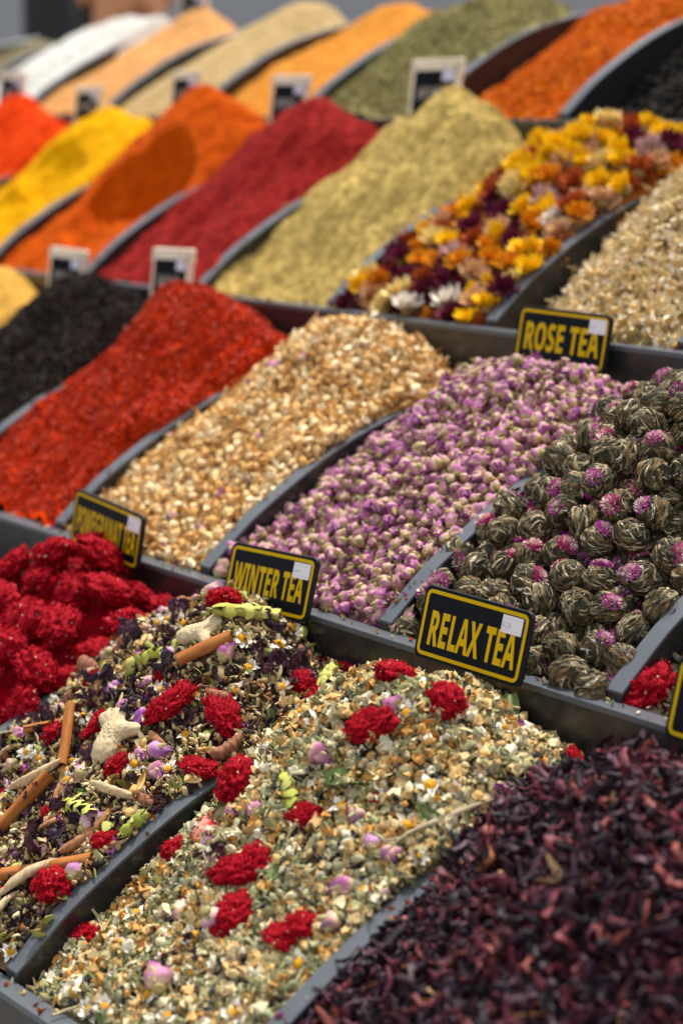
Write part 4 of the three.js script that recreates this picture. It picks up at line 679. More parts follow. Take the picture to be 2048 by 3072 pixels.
{
  const H = new Heap(0, 0, { lift: 0.02, liftL: 0.05, liftR: 0.02, low: 0.05, right: [[0, -0.02], [0.1, 0.13], [0.25, 0.3], [0.45, 0.49], [0.65, 0.62], [0.8, 0.74], [0.9, 0.78], [1, 0.72]] });
  const g = stuff('winter_tea_crumbs', 'dark mixed seeds, buds and crumbs bedding the winter tea', 'tea crumbs');
  body(H, g, '#5c4a38', '#7c6446', 0.003);
  for (const c of curl) instanced(g, 'curled_scraps', c, plant, H.samples(1000).map((e) => ({ p: e.p.clone().addScaledVector(e.n, rr(-0.001, 0.003)), q: randQ(), s: rr(0.7, 1.3), c: C(pick(['#2c1c22', '#3c2430', '#a8986a', '#7a5f40', '#9aa05a', '#8a5230', '#cdb78c', '#4a3038', '#241a1e'])) })));
  for (const c of grain) instanced(g, 'seeds', c, plant, H.samples(1500).map((e) => ({ p: e.p.clone().addScaledVector(e.n, rr(0, 0.003)), q: randQ(), s: rr(0.8, 1.9), c: C(pick(['#c9ad78', '#d8c49a', '#a08258', '#5c4830', '#b0956a', '#463c30'])) })));
  const where = 'in the mix in front of the WINTER TEA sign';
  mixIn(H, where, [
    ['cinnamon_stick', 473, 1497, 1.05, 90, -42, 0], ['cinnamon_stick', 160, 1705, 1.15, 8, -150, 2], ['cinnamon_stick', 45, 1880, 1.3, 80, -85, 1], ['cinnamon_stick', 120, 2005, 1.3, 150, -35, 1],
    ['ginger_root', 268, 1705, 1.3, 20, -100, 0], ['ginger_root', 465, 1462, 1.0, 60, -25, 0], ['root_piece', 222, 1543, 1.25, 100, 10, 0], ['root_piece', 520, 1730, 1.1, 90, -60, 0], ['root_piece', 270, 1828, 1.2, 90, 25, 1], ['root_piece', 75, 2035, 1.35, 110, -60, 1], ['root_piece', 90, 1790, 1.3, 90, -50, 1], ['root_piece', 12, 2120, 1.2, 60, -80, 1], ['root_piece', 370, 1715, 0.9, 60, 60, 2], ['root_piece', 205, 1930, 1.5, 60, -50, 2],
    ['bract_spike', 555, 1422, 1.1, 150, 18, 1], ['bract_spike', 340, 1528, 0.95, 120, -45, 0], ['bract_spike', 190, 1872, 1, 130, 12, 1], ['bract_spike', 310, 1905, 0.8, 60, -40, 2], ['bract_spike', 40, 1712, 0.8, 90, -15, 0], ['bract_spike', 745, 1575, 0.9, 40, -60, 3], ['bract_spike', 540, 1375, 0.7, 80, 30, 2],
    ['hibiscus_calyx', 300, 1583, 1], ['hibiscus_calyx', 92, 1850, 1.35], ['hibiscus_calyx', 105, 1945, 1.45], ['hibiscus_calyx', 175, 1930, 1.2], ['hibiscus_calyx', 420, 1415, 1.1], ['hibiscus_calyx', 390, 1470, 1.1], ['hibiscus_calyx', 630, 1545, 1.2], ['hibiscus_calyx', 425, 1580, 1.1], ['hibiscus_calyx', 230, 1620, 1.0], ['hibiscus_calyx', 335, 1620, 0.9],
    ['celosia_flower', 400, 1635, 1.15, null, null, 1], ['celosia_flower', 515, 1655, 1.05, null, null, 3], ['celosia_flower', 692, 1578, 0.85], ['celosia_flower', 748, 1520, 0.9], ['celosia_flower', 462, 1772, 0.85, null, null, 1], ['celosia_flower', 243, 1942, 0.75], ['celosia_flower', 130, 2050, 1.1], ['celosia_flower', 275, 1768, 0.8], ['celosia_flower', 515, 1388, 1], ['celosia_flower', 745, 1620, 0.9], ['celosia_flower', 235, 1655, 0.5],
    ['rosebud', 345, 1580, 1.05], ['rosebud', 330, 1665, 1.15], ['rosebud', 368, 1738, 1.25], ['rosebud', 325, 1745, 1.05], ['rosebud', 290, 1635, 1.1], ['rosebud', 365, 1785, 1.05], ['rosebud', 222, 1896, 1.3], ['rosebud', 520, 1512, 1.1], ['rosebud', 180, 2010, 1.0], ['rosebud', 265, 1590, 0.9], ['rosebud', 140, 1640, 1], ['rosebud', 395, 1520, 1], ['rosebud', 720, 1650, 1],
    ['chamomile_flower', 635, 1492, 1.3], ['chamomile_flower', 660, 1455, 1.3], ['chamomile_flower', 425, 1440, 1.2], ['chamomile_flower', 555, 1480, 1.3], ['chamomile_flower', 485, 1645, 1.1], ['chamomile_flower', 310, 1770, 1.1], ['chamomile_flower', 390, 1780, 1.2], ['chamomile_flower', 300, 1880, 1.2], ['chamomile_flower', 545, 1600, 1.1], ['chamomile_flower', 570, 1545, 1.1], ['chamomile_flower', 280, 1545, 1.1], ['chamomile_flower', 450, 1610, 1.0], ['chamomile_flower', 430, 1695, 1.1], ['chamomile_flower', 335, 1718, 1.1],
    ['dried_leaf', 190, 1830, 0.8, 60, -20, 4], ['dried_leaf', 40, 1940, 1.0, 60, -40, 4], ['dried_leaf', 620, 1570, 0.9, 70, 60, 1], ['bract', 440, 1735, 1.2], ['bract', 375, 1810, 1.1], ['bract', 280, 1815, 1.2], ['bract', 45, 2000, 1.2], ['bract', 60, 2090, 1.2], ['bract', 705, 1500, 1.2], ['bract', 130, 1590, 1.3], ['bract', 30, 2160, 1.2], ['bract', 180, 1840, 1.1], ['dry_stalk', 250, 1750, 0.9, 60, -90, 0], ['dry_stalk', 600, 1615, 1, 80, 50, 0], ['dry_stalk', 660, 1470, 0.8, 10, -60, 1],
  ], [['chamomile_flower', 70, [1.0, 1.5]], ['hibiscus_calyx', 55, [0.7, 1.2]], ['bract', 80, [0.9, 1.4]], ['rosebud', 26, [0.8, 1.1]], ['rose_petal', 50, [1, 1.5]], ['dried_leaf', 70, [0.5, 0.9]], ['dry_stalk', 70, [0.6, 1]], ['celosia_flower', 14, [0.35, 0.7]], ['root_piece', 30, [0.7, 1.1]], ['orange_petal', 40, [0.8, 1.3]], ['cinnamon_stick', 4, [0.6, 0.8]], ['tan_bud', 40, [0.8, 1.2]]], 0.0068);
}
{
  const H = new Heap(0, 1, { crest: [[0, -0.03], [0.12, 0.12], [0.3, 0.37], [0.5, 0.69], [0.65, 0.96], [0.74, 1.055], [0.86, 1.01], [1, 0.86]], left: [[0, -0.14], [0.1, -0.01], [0.25, 0.17], [0.45, 0.4], [0.6, 0.56], [0.72, 0.68], [0.86, 0.72], [1, 0.66]], right: [[0, -0.04], [0.1, 0.11], [0.25, 0.29], [0.45, 0.49], [0.65, 0.64], [0.8, 0.74], [0.9, 0.76], [1, 0.68]], low: 0.045 });
  const g = stuff('relax_tea_crumbs', 'fine lavender, herb and petal crumbs of the relax tea', 'tea crumbs');
  body(H, g, '#7c6c4c', '#94835c', 0.006);
  // crumbs lie in drifts: lavender grain, green curls, golden scraps
  const drift = (e, s) => 0.5 + 0.5 * n3(e.p.x * 17 + s, e.p.y * 17, e.p.z * 17 - s);
  const tone = (list) => C(list[Math.floor(R() * list.length)]);
  for (const c of grain) instanced(g, 'lavender_grains', c, plant, H.samples(3400).map((e) => ({ p: e.p.clone().addScaledVector(e.n, rr(-0.003, 0.003)), q: randQ(), s: rr(0.75, 1.5), c: drift(e, 1) + rr(-0.12, 0.12) > 0.42 ? tone(['#3c3d3e', '#57564f', '#2e2f31', '#44474c', '#8a7b58', '#bc9e66', '#575a5e']) : tone(['#c09c60', '#d4b67c', '#a88e5c', '#8e8458', '#e0ca98', '#6a675e']) })));
  for (const c of chip) instanced(g, 'petal_chips', c, plant, H.samples(620).map((e) => ({ p: e.p.clone().addScaledVector(e.n, rr(0, 0.004)), q: R() < 0.5 ? layQ(e.n, 0.6).multiply(_q2.setFromAxisAngle(V(1, 0, 0), Math.PI / 2)) : randQ(), s: rr(1.3, 3.0), c: tone(['#d4b884', '#e2d2a8', '#bf9c62', '#b0a474', '#9a946a', '#cc944c', '#eadfc2', '#a4a07a', '#d8b070']) })));
  for (const c of curl) instanced(g, 'herb_curls', c, plant, H.samples(900).filter((e) => drift(e, 7) > 0.6).map((e) => ({ p: e.p.clone().addScaledVector(e.n, rr(0.0005, 0.004)), q: R() < 0.7 ? lieQ(e.n, R() * 6.28, 0.3) : randQ(), s: rr(0.7, 1.4), c: tone(['#9ca070', '#b2b48c', '#80885a', '#c2bc94', '#aea878', '#8c9068']) })));
  const where = 'in the mix in front of the RELAX TEA sign';
  mixIn(H, where, [
    ['celosia_flower', 905, 1566, 1.05, null, null, 1], ['celosia_flower', 1018, 1622, 0.95, null, null, 5], ['celosia_flower', 855, 1680, 1.1, null, null, 3], ['celosia_flower', 555, 1808, 1.2, null, null, 4], ['celosia_flower', 560, 2010, 1.05, null, null, 3], ['celosia_flower', 598, 1985, 0.9], ['celosia_flower', 550, 2100, 1.05, null, null, 2], ['celosia_flower', 548, 2130, 0.95, null, null, 4], ['celosia_flower', 703, 1882, 0.75, null, null, 3], ['celosia_flower', 700, 2150, 0.95, null, null, 5], ['celosia_flower', 650, 2165, 0.8], ['celosia_flower', 205, 2160, 0.72, null, null, 0], ['celosia_flower', 410, 1965, 0.8], ['celosia_flower', 1318, 1782, 0.8], ['celosia_flower', 865, 1847, 0.35], ['celosia_flower', 372, 2145, 0.4],
    ['rosebud', 907, 1632, 1.05], ['rosebud', 740, 1740, 1.05], ['rosebud', 543, 1877, 1.1], ['rosebud', 820, 1886, 0.95], ['rosebud', 1148, 1848, 1.2], ['rosebud', 790, 2053, 1.15], ['rosebud', 370, 2256, 1.25], ['rosebud', 498, 2128, 1.1], ['rosebud', 762, 2140, 1.1], ['rosebud', 118, 2196, 1], ['rosebud', 485, 1945, 0.9], ['rosebud', 860, 1945, 0.8], ['rosebud', 900, 1980, 0.9], ['rosebud', 590, 1870, 0.9], ['rosebud', 1250, 1850, 0.8],
    ['chamomile_flower', 990, 1812, 1.3], ['chamomile_flower', 545, 1848, 1.1], ['chamomile_flower', 425, 1895, 1.2], ['chamomile_flower', 885, 1765, 1.1], ['chamomile_flower', 1080, 1900, 1.2], ['chamomile_flower', 835, 2060, 1.3], ['chamomile_flower', 690, 2225, 1.3], ['chamomile_flower', 630, 2240, 1.3], ['chamomile_flower', 88, 2242, 1.3], ['chamomile_flower', 160, 2225, 1.2], ['chamomile_flower', 290, 2110, 1.1], ['chamomile_flower', 380, 2110, 1.2], ['chamomile_flower', 455, 2165, 1.3], ['chamomile_flower', 315, 2140, 1.1], ['chamomile_flower', 1110, 1630, 1.3], ['chamomile_flower', 1065, 1640, 1.1], ['chamomile_flower', 935, 1650, 1.1], ['chamomile_flower', 1230, 1700, 1.1], ['chamomile_flower', 790, 1860, 1.1], ['chamomile_flower', 420, 1990, 1.2], ['chamomile_flower', 600, 1900, 1.1], ['chamomile_flower', 1000, 1850, 1.2], ['chamomile_flower', 540, 2340, 1.3], ['chamomile_flower', 215, 2330, 1.2],
    ['bract_spike', 268, 2068, 1.3, 150, -105, 1], ['bract_spike', 670, 1818, 0.95, 30, 70, 2], ['bract', 648, 1722, 1.4], ['bract', 625, 1735, 1.1], ['dried_leaf', 815, 1800, 1.35, 100, -35, 0], ['dried_leaf', 735, 1780, 1.0, 90, 20, 5], ['dried_leaf', 1070, 1690, 1.0, 60, 30, 3], ['dried_leaf', 690, 1770, 1, 80, -30, 1], ['hibiscus_calyx', 440, 2215, 1.0], ['hibiscus_calyx', 505, 1970, 0.8], ['hibiscus_calyx', 470, 1985, 0.7], ['hibiscus_calyx', 730, 1770, 0.7], ['dry_stalk', 350, 1990, 1.2, 100, -12, 1], ['dry_stalk', 1010, 1690, 1.2, 30, 70, 4], ['dry_stalk', 560, 1985, 1.0, 10, 60, 3], ['dry_stalk', 610, 2320, 1.0, 30, 80, 0],
  ], [['chamomile_flower', 75, [0.9, 1.5]], ['tan_bud', 40, [0.6, 1.0]], ['orange_petal', 70, [0.6, 1.0]], ['dried_leaf', 150, [0.45, 0.95]], ['rosebud', 8, [0.6, 0.9]], ['rose_petal', 14, [0.6, 1]], ['dry_stalk', 120, [0.6, 1.1]], ['bract', 30, [0.5, 0.9]], ['celosia_flower', 7, [0.2, 0.4]], ['hibiscus_calyx', 12, [0.4, 0.6]]], 0.008);
  { const e = H.hit(478, 1920); e.q = layQ(e.n, 0.1); e.p.addScaledVector(e.n, 0.004); e.s = 1; single(rosetteComb, velvet, e, 'celosia_rosette', 'upturned crimson celosia flower showing a pale star, in the relax tea mix', 'celosia'); }
  { const e = H.hit(1050, 1885); e.q = aimQ(e.n, 320, -165); e.p.addScaledVector(e.n, 0.004); e.s = 1; single(twig, plant, e, 'twig', 'long pale dried twig lying across the relax tea mix', 'twig'); }
}
// ---------------------------------------------------------------- cut hibiscus
{
  const H = new Heap(0, 2, { crest: [[0, 0], [0.12, 0.2], [0.3, 0.5], [0.5, 0.8], [0.69, 0.98], [0.83, 0.98], [1, 0.9]], left: [[0, -0.1], [0.1, 0.06], [0.25, 0.25], [0.4, 0.42], [0.55, 0.57], [0.7, 0.7], [0.86, 0.74], [1, 0.68]], right: [[0, -0.05], [0.1, 0.12], [0.25, 0.35], [0.45, 0.6], [0.65, 0.8], [0.8, 0.88], [1, 0.8]], low: 0.05 });
  const g = stuff('hibiscus_heap', 'deep bed of dark purple cut hibiscus below the mixed relax tea', 'dried petals');
  body(H, g, '#2c1a22', '#42222e', 0.008);
  const tones = ['#2c1a24', '#381e2a', '#4a2432', '#241820', '#5c2a38', '#6e303e', '#3c2834', '#4c303e', '#7c3840', '#2a222c', '#4a3640', '#1e141c', '#261822'];
  const list = [];
  const col = () => { const x = R(); return x < 0.014 ? C(pick(['#c98a55', '#b8734a', '#d2a878'])) : x < 0.085 ? C(pick(['#8c4440', '#9a5048', '#7a2c34'])) : C(pick(tones)); };
  for (const e of H.samples(2900, 0.0048)) list.push({ p: e.p.clone().addScaledVector(e.n, rr(-0.001, 0.005)), q: R() < 0.6 ? lieQ(e.n, R() * 6.28, 0.6) : randQ(), s: rr(0.8, 1.6), k: Math.floor(R() * 10), c: col() });
  for (const e of H.samples(3000)) list.push({ p: e.p.clone().addScaledVector(e.n, rr(-0.006, 0)), q: randQ(), s: rr(0.7, 1.2), k: Math.floor(R() * 10), c: col(), top: false });
  const [seen, rest] = split(list, 300);
  // coloured copies of the strip for the single pieces
  const variant = new Map();
  for (const e of seen) {
    const key = e.k + ',' + e.c.map((x) => x.toFixed(3)); if (!variant.has(key)) { const gg = shreds[e.k].clone(), a = shreds[e.k].attributes.color.clone(); for (let i = 0; i < a.count; i++) a.setXYZ(i, a.getX(i) * e.c[0], a.getY(i) * e.c[1], a.getZ(i) * e.c[2]); gg.setAttribute('color', a); variant.set(key, gg); }
    single(variant.get(key), waxy, e, 'hibiscus_strip', 'dark purple cut hibiscus strip in the heap beside the relax tea mix', 'hibiscus', 'cut hibiscus strips');
  }
  for (let k = 0; k < 10; k++) instanced(g, 'loose_strips', shreds[k], waxy, rest.filter((e) => e.k === k));
}

// ---------------------------------------------------------------- crumbs spilled on the board edges
{
  const g = stuff('spilled_crumbs', 'stray petals and crumbs spilled on the black board edges', 'crumbs'), lists = many(6, () => []);
  const shapes = [chip[0], chip[1], curl[0], curl[1], grain[0], crumb[0]], tones = ['#d8b878', '#9a9660', '#5c2434', '#c08a4a', '#e2d6ba', '#7c5a3c', '#a04a90', '#b04a10'];
  const add = (p, s) => { const k = Math.floor(R() * 6); lists[k].push({ p, q: randQ(), s: rr(...s), c: C(pick(tones)) }); };
  for (let i = 0; i < 420; i++) { const r = pick([0, 0, 1, 1, 1, 2, 2]); add(V(rr(-4, 3) * W, lipY(r) + 0.0016, lipZ(r) + rr(-0.005, 0.005)), [0.4, 1.0]); }
  for (let i = 0; i < 420; i++) { const r = pick([0, 1, 1, 2, 2]), b = Math.round(rr(-5, 3)), t = rr(0.04, 0.9); add(V(b * W + rr(-0.005, 0.005), lipY(r) + divTop(t) * RISE + 0.0018, lipZ(r) - t * DEPTH), [0.4, 0.9]); }
  shapes.forEach((sh, k) => instanced(g, 'crumbs', sh, plant, lists[k]));
}

// ---------------------------------------------------------------- signs
const blackPlastic = new THREE.MeshPhysicalMaterial({ color: new THREE.Color().setRGB(0.012, 0.013, 0.016), roughness: 0.4, specularIntensity: 0.6 });
function roundRect(w, h, r) { const s = new THREE.Shape(); s.moveTo(-w / 2 + r, 0); s.lineTo(w / 2 - r, 0); s.quadraticCurveTo(w / 2, 0, w / 2, r); s.lineTo(w / 2, h - r); s.quadraticCurveTo(w / 2, h, w / 2 - r, h); s.lineTo(-w / 2 + r, h); s.quadraticCurveTo(-w / 2, h, -w / 2, h - r); s.lineTo(-w / 2, r); s.quadraticCurveTo(-w / 2, 0, -w / 2 + r, 0); return s; }
function canvasTex(w, h, draw) { const c = document.createElement('canvas'); c.width = w; c.height = h; draw(c.getContext('2d'), w, h); const t = new THREE.CanvasTexture(c); t.colorSpace = THREE.SRGBColorSpace; t.anisotropy = 8; return t; }
function rrPath(x, a, b, w, h, r) { x.beginPath(); x.moveTo(a + r, b); x.lineTo(a + w - r, b); x.quadraticCurveTo(a + w, b, a + w, b + r); x.lineTo(a + w, b + h - r); x.quadraticCurveTo(a + w, b + h, a + w - r, b + h); x.lineTo(a + r, b + h); x.quadraticCurveTo(a, b + h, a, b + h - r); x.lineTo(a, b + r); x.quadraticCurveTo(a, b, a + r, b); x.closePath(); }
function teaSign(o) {
  const { text, X, r, dy, w, h, lean, yaw, roll, v0, v1, u0, u1, label } = o;
  const t = new THREE.Group(); t.position.set(X * W, lipY(r) + dy, lipZ(r) + 0.02);
  t.rotation.order = 'YXZ'; t.rotation.set(-lean, yaw, roll);
  const sh = roundRect(w, h, 0.0055), bg = new THREE.ExtrudeGeometry(sh, { depth: 0.0022, bevelEnabled: true, bevelThickness: 0.0004, bevelSize: 0.0004, bevelOffset: -0.0004, bevelSegments: 2, curveSegments: 8 }); bg.translate(0, 0, -0.0022);
  part(t, 'panel', bg, blackPlastic);
  const tex = canvasTex(1024, Math.round(1024 * h / w), (x, cw, ch) => {
    x.fillStyle = '#0b0f14'; x.fillRect(0, 0, cw, ch);
    x.fillStyle = 'rgba(60,70,80,0.10)'; const rn = rngOf(Math.round(X * 1000) + 77); for (let i = 0; i < 260; i++) { x.beginPath(); x.arc(rn() * cw, rn() * ch, rn() * 2.2, 0, 7); x.fill(); }
    const m = ch * 0.075; x.strokeStyle = '#c9a300'; x.lineWidth = ch * 0.052; rrPath(x, m, m, cw - 2 * m, ch - 2 * m, ch * 0.085); x.stroke();
    x.fillStyle = '#cda800'; x.font = 'bold 300px sans-serif'; x.textBaseline = 'alphabetic';
    const mw = x.measureText(text).width, H = 300 * 0.714, sx = (u1 - u0) * cw / mw, sy = (v1 - v0) * ch / H;
    x.save(); x.translate(u0 * cw, v1 * ch); x.scale(sx, sy); x.fillText(text, 0, 0); x.lineWidth = 7; x.strokeStyle = '#cda800'; x.strokeText(text, 0, 0); x.restore();
  });
  const fg = new THREE.ShapeGeometry(roundRect(w - 0.0012, h - 0.0012, 0.005), 8), uv = fg.attributes.uv, ps = fg.attributes.position;
  for (let i = 0; i < uv.count; i++) uv.setXY(i, (ps.getX(i) + w / 2) / w, (ps.getY(i) + 0.0006) / h);
  fg.translate(0, 0.0006, 0.0007);
  part(t, 'printed_face', fg, new THREE.MeshPhysicalMaterial({ map: tex, roughness: 0.45, specularIntensity: 0.2 }));
  const post = new RoundedBoxGeometry(0.0095, 0.085, 0.0018, 1, 0.0004); post.translate(o.postX ?? -0.004, -0.0385, -0.0014); part(t, 'stake', post, blackPlastic);
  if (o.sticker) {
    const [sx, sy, sw, shh] = o.sticker, st = canvasTex(256, Math.round(256 * shh / sw), (x, cw, ch) => {
      x.fillStyle = '#dcdbe0'; x.fillRect(0, 0, cw, ch); x.strokeStyle = '#d9949a'; x.lineWidth = 3; x.beginPath(); x.moveTo(0, ch * 0.2); x.lineTo(cw, ch * 0.18); x.moveTo(0, ch * 0.84); x.lineTo(cw, ch * 0.84); x.stroke();
      if (o.price) { x.fillStyle = '#77777d'; x.font = '64px sans-serif'; x.save(); x.translate(44, ch * 0.72); x.scale(0.72, 1.1); x.fillText('235', 0, 0); x.restore(); x.strokeStyle = '#77777d'; x.lineWidth = 4; x.beginPath(); x.moveTo(18, ch * 0.38); x.lineTo(18, ch * 0.72); x.quadraticCurveTo(36, ch * 0.7, 38, ch * 0.55); x.moveTo(8, ch * 0.54); x.lineTo(28, ch * 0.46); x.moveTo(8, ch * 0.64); x.lineTo(28, ch * 0.56); x.stroke(); }
      else { x.fillStyle = 'rgba(120,120,130,0.5)'; x.fillRect(cw * 0.12, ch * 0.5, cw * 0.3, ch * 0.1); }
    });
    const sg = new THREE.BoxGeometry(sw, shh, 0.0003); sg.translate(sx, sy, 0.001); part(t, 'price_sticker', sg, new THREE.MeshStandardMaterial({ map: st, roughness: 0.6 }), 'small white price sticker');
  }
  top(t, 'tea_sign', label, 'sign');
}
teaSign({ text: 'RELAX TEA', X: 1.522, r: 1, dy: 0.0008, w: 0.0905, h: 0.045, lean: 0.25, yaw: 0.025, roll: -0.009, u0: 0.095, u1: 0.915, v0: 0.33, v1: 0.79, sticker: [0.031, 0.0345, 0.0165, 0.0105], price: true, label: 'black sign with yellow border reading RELAX TEA' });
teaSign({ text: 'WINTER TEA', X: 0.523, r: 1, dy: -0.0037, w: 0.0885, h: 0.0438, lean: 0.295, yaw: 0.042, roll: 0.033, u0: 0.09, u1: 0.9, v0: 0.3, v1: 0.72, sticker: [0.031, 0.0335, 0.0165, 0.0105], label: 'black sign with yellow border reading WINTER TEA' });
teaSign({ text: 'ROSE TEA', X: 0.502, r: 2, dy: -0.0206, w: 0.0942, h: 0.0439, lean: 0.183, yaw: 0.007, roll: -0.01, u0: 0.085, u1: 0.91, v0: 0.27, v1: 0.73, sticker: [0.035, 0.0345, 0.0165, 0.0105], label: 'black sign with yellow border reading ROSE TEA' });
teaSign({ text: 'POMEGRANAT TEA', X: -0.473, r: 1, dy: 0.0007, w: 0.0984, h: 0.0416, lean: 0.144, yaw: -0.027, roll: -0.062, u0: 0.07, u1: 0.93, v0: 0.29, v1: 0.75, sticker: [0.038, 0.033, 0.0165, 0.0105], label: 'black sign with yellow border reading POMEGRANAT TEA' });
teaSign({ text: 'H', X: 2.535, r: 1, dy: 0.0, w: 0.0905, h: 0.045, lean: 0.25, yaw: 0.02, roll: -0.01, u0: 0.13, u1: 0.22, v0: 0.33, v1: 0.73, label: 'black yellow bordered sign cut off by the frame' });

// small wooden-framed price boards on the upper heaps
{
  const woodTex = noiseTex(256, (u, v) => { const k = 0.88 + 0.06 * tileNoise(u, v, 3) + 0.06 * tileNoise(u * 1, v, 30); return [k, k * 0.93, k * 0.82]; }, true);
  const wood = new THREE.MeshStandardMaterial({ map: woodTex, roughness: 0.7 });
  const slate = (k) => new THREE.MeshPhysicalMaterial({ roughness: 0.7, specularIntensity: 0.2, map: canvasTex(256, 160, (x, w, h) => { x.fillStyle = '#0a0e14'; x.fillRect(0, 0, w, h); const rn = rngOf(k * 13 + 5); x.strokeStyle = '#a59c92'; x.lineWidth = 9; x.lineCap = 'round'; let a = 40; while (a < 205) { const b = 60 + rn() * 10; x.beginPath(); x.moveTo(a, b); x.lineTo(a + rn() * 8 - 4, b + 44); if (rn() < 0.6) { x.moveTo(a, b + 4); x.lineTo(a + 14, b + 40 * rn()); } x.stroke(); a += 20 + rn() * 8; } }) });
  const sticker = new THREE.MeshStandardMaterial({ color: '#cfcbdc', roughness: 0.6 });
  const put = (x, y, r, where, k, big = 1) => {
    const c = onZ(x * Q, y * Q, lipZ(r + 1) + 0.035), t = new THREE.Group(); t.position.copy(c); t.position.y -= r === 1 ? 0.024 : 0.028; t.rotation.order = 'YXZ'; t.rotation.set(-0.15, rr(-0.06, 0.1), rr(-0.03, 0.05)); t.scale.setScalar(big);
    const w = 0.06, h = 0.042;
    const bw = (a, b, cx, cy, cz = 0) => { const g = new RoundedBoxGeometry(a, b, 0.006, 2, 0.0018); const uv = g.attributes.uv; g.translate(cx, cy, cz); return g; };
    part(t, 'post', bw(0.006, 0.075, -w / 2 + 0.002, 0.008), wood); part(t, 'post', bw(0.0075, 0.075, w / 2 - 0.003, 0.008), wood);
    const rail = new THREE.Shape(); rail.moveTo(-w / 2 - 0.002, 0.036); for (let i = 0; i <= 36; i++) { const s = i / 36; rail.lineTo(-w / 2 - 0.002 + s * (w + 0.004), 0.047 + 0.0016 * Math.abs(Math.sin(s * Math.PI * 6))); } rail.lineTo(w / 2 + 0.002, 0.036); rail.closePath();
    const rg = new THREE.ExtrudeGeometry(rail, { depth: 0.004, bevelEnabled: true, bevelSize: 0.0005, bevelThickness: 0.0005, bevelSegments: 1 }); rg.translate(0, 0, -0.0015); part(t, 'top_rail', rg, wood);
    const pg = new THREE.BoxGeometry(w - 0.01, 0.036, 0.0074); pg.translate(0, 0.02, 0); part(t, 'board', pg, slate(k));
    const sg = new THREE.BoxGeometry(0.014, 0.009, 0.0006); sg.translate(w / 2 - 0.012, 0.033, 0.0042); part(t, 'price_sticker', sg, sticker);
    top(t, 'price_board', `small wood framed black price board ${where}`, 'price board');
  };
  put(148, 622, 1, 'stuck in the black tea', 1, 0.95); put(390, 632, 1, 'stuck in the red chili flakes', 2); put(995, 195, 2, 'stuck in the olive herb heap', 3, 1.1); put(660, 217, 2, 'stuck in the crimson sumac', 4); put(423, 190, 2, 'stuck in the deep orange powder', 5, 0.85); put(200, 222, 2, 'stuck in the yellow turmeric', 6, 0.85); put(24, 190, 2, 'stuck in the scarlet powder', 7, 0.85); put(1520, 6, 3, 'stuck in the vivid orange flakes', 8, 1.1); put(440, 8, 3, 'stuck in the peach powder', 9);
}
// ---------------------------------------------------------------- scoop stuck in the chili at the edge of the frame
{
  const t = new THREE.Group(); t.position.copy(onZ(4, 1610, lipZ(1) - 0.018)); t.rotation.set(0.25, 0.5, 0.12);
  const steel = new THREE.MeshStandardMaterial({ color: '#8f8a86', metalness: 0.9, roughness: 0.35 }), tan = new THREE.MeshStandardMaterial({ color: '#b98a58', roughness: 0.6 });
  const bowl = new Geo().grid(14, 10, (u, v) => { const a = (u - 0.5) * 3.6, r = 0.016 * Math.sqrt(Math.min(1, v * 3)) * (1 - 0.15 * v); return V(Math.sin(a) * r, -v * 0.05, -Math.cos(a) * r); }, () => [1, 1, 1]).build(); steel.side = THREE.DoubleSide;
  part(t, 'bowl', bowl, steel);
  part(t, 'handle', new THREE.LatheGeometry([[0.0001, 0.055], [0.005, 0.053], [0.0065, 0.045], [0.0055, 0.025], [0.006, 0.004], [0.004, -0.002], [0.0001, -0.003]].map((q) => new THREE.Vector2(...q)), 14), tan);
  top(t, 'spice_scoop', 'metal scoop with a tan handle stuck in the red chili flakes', 'scoop');
}
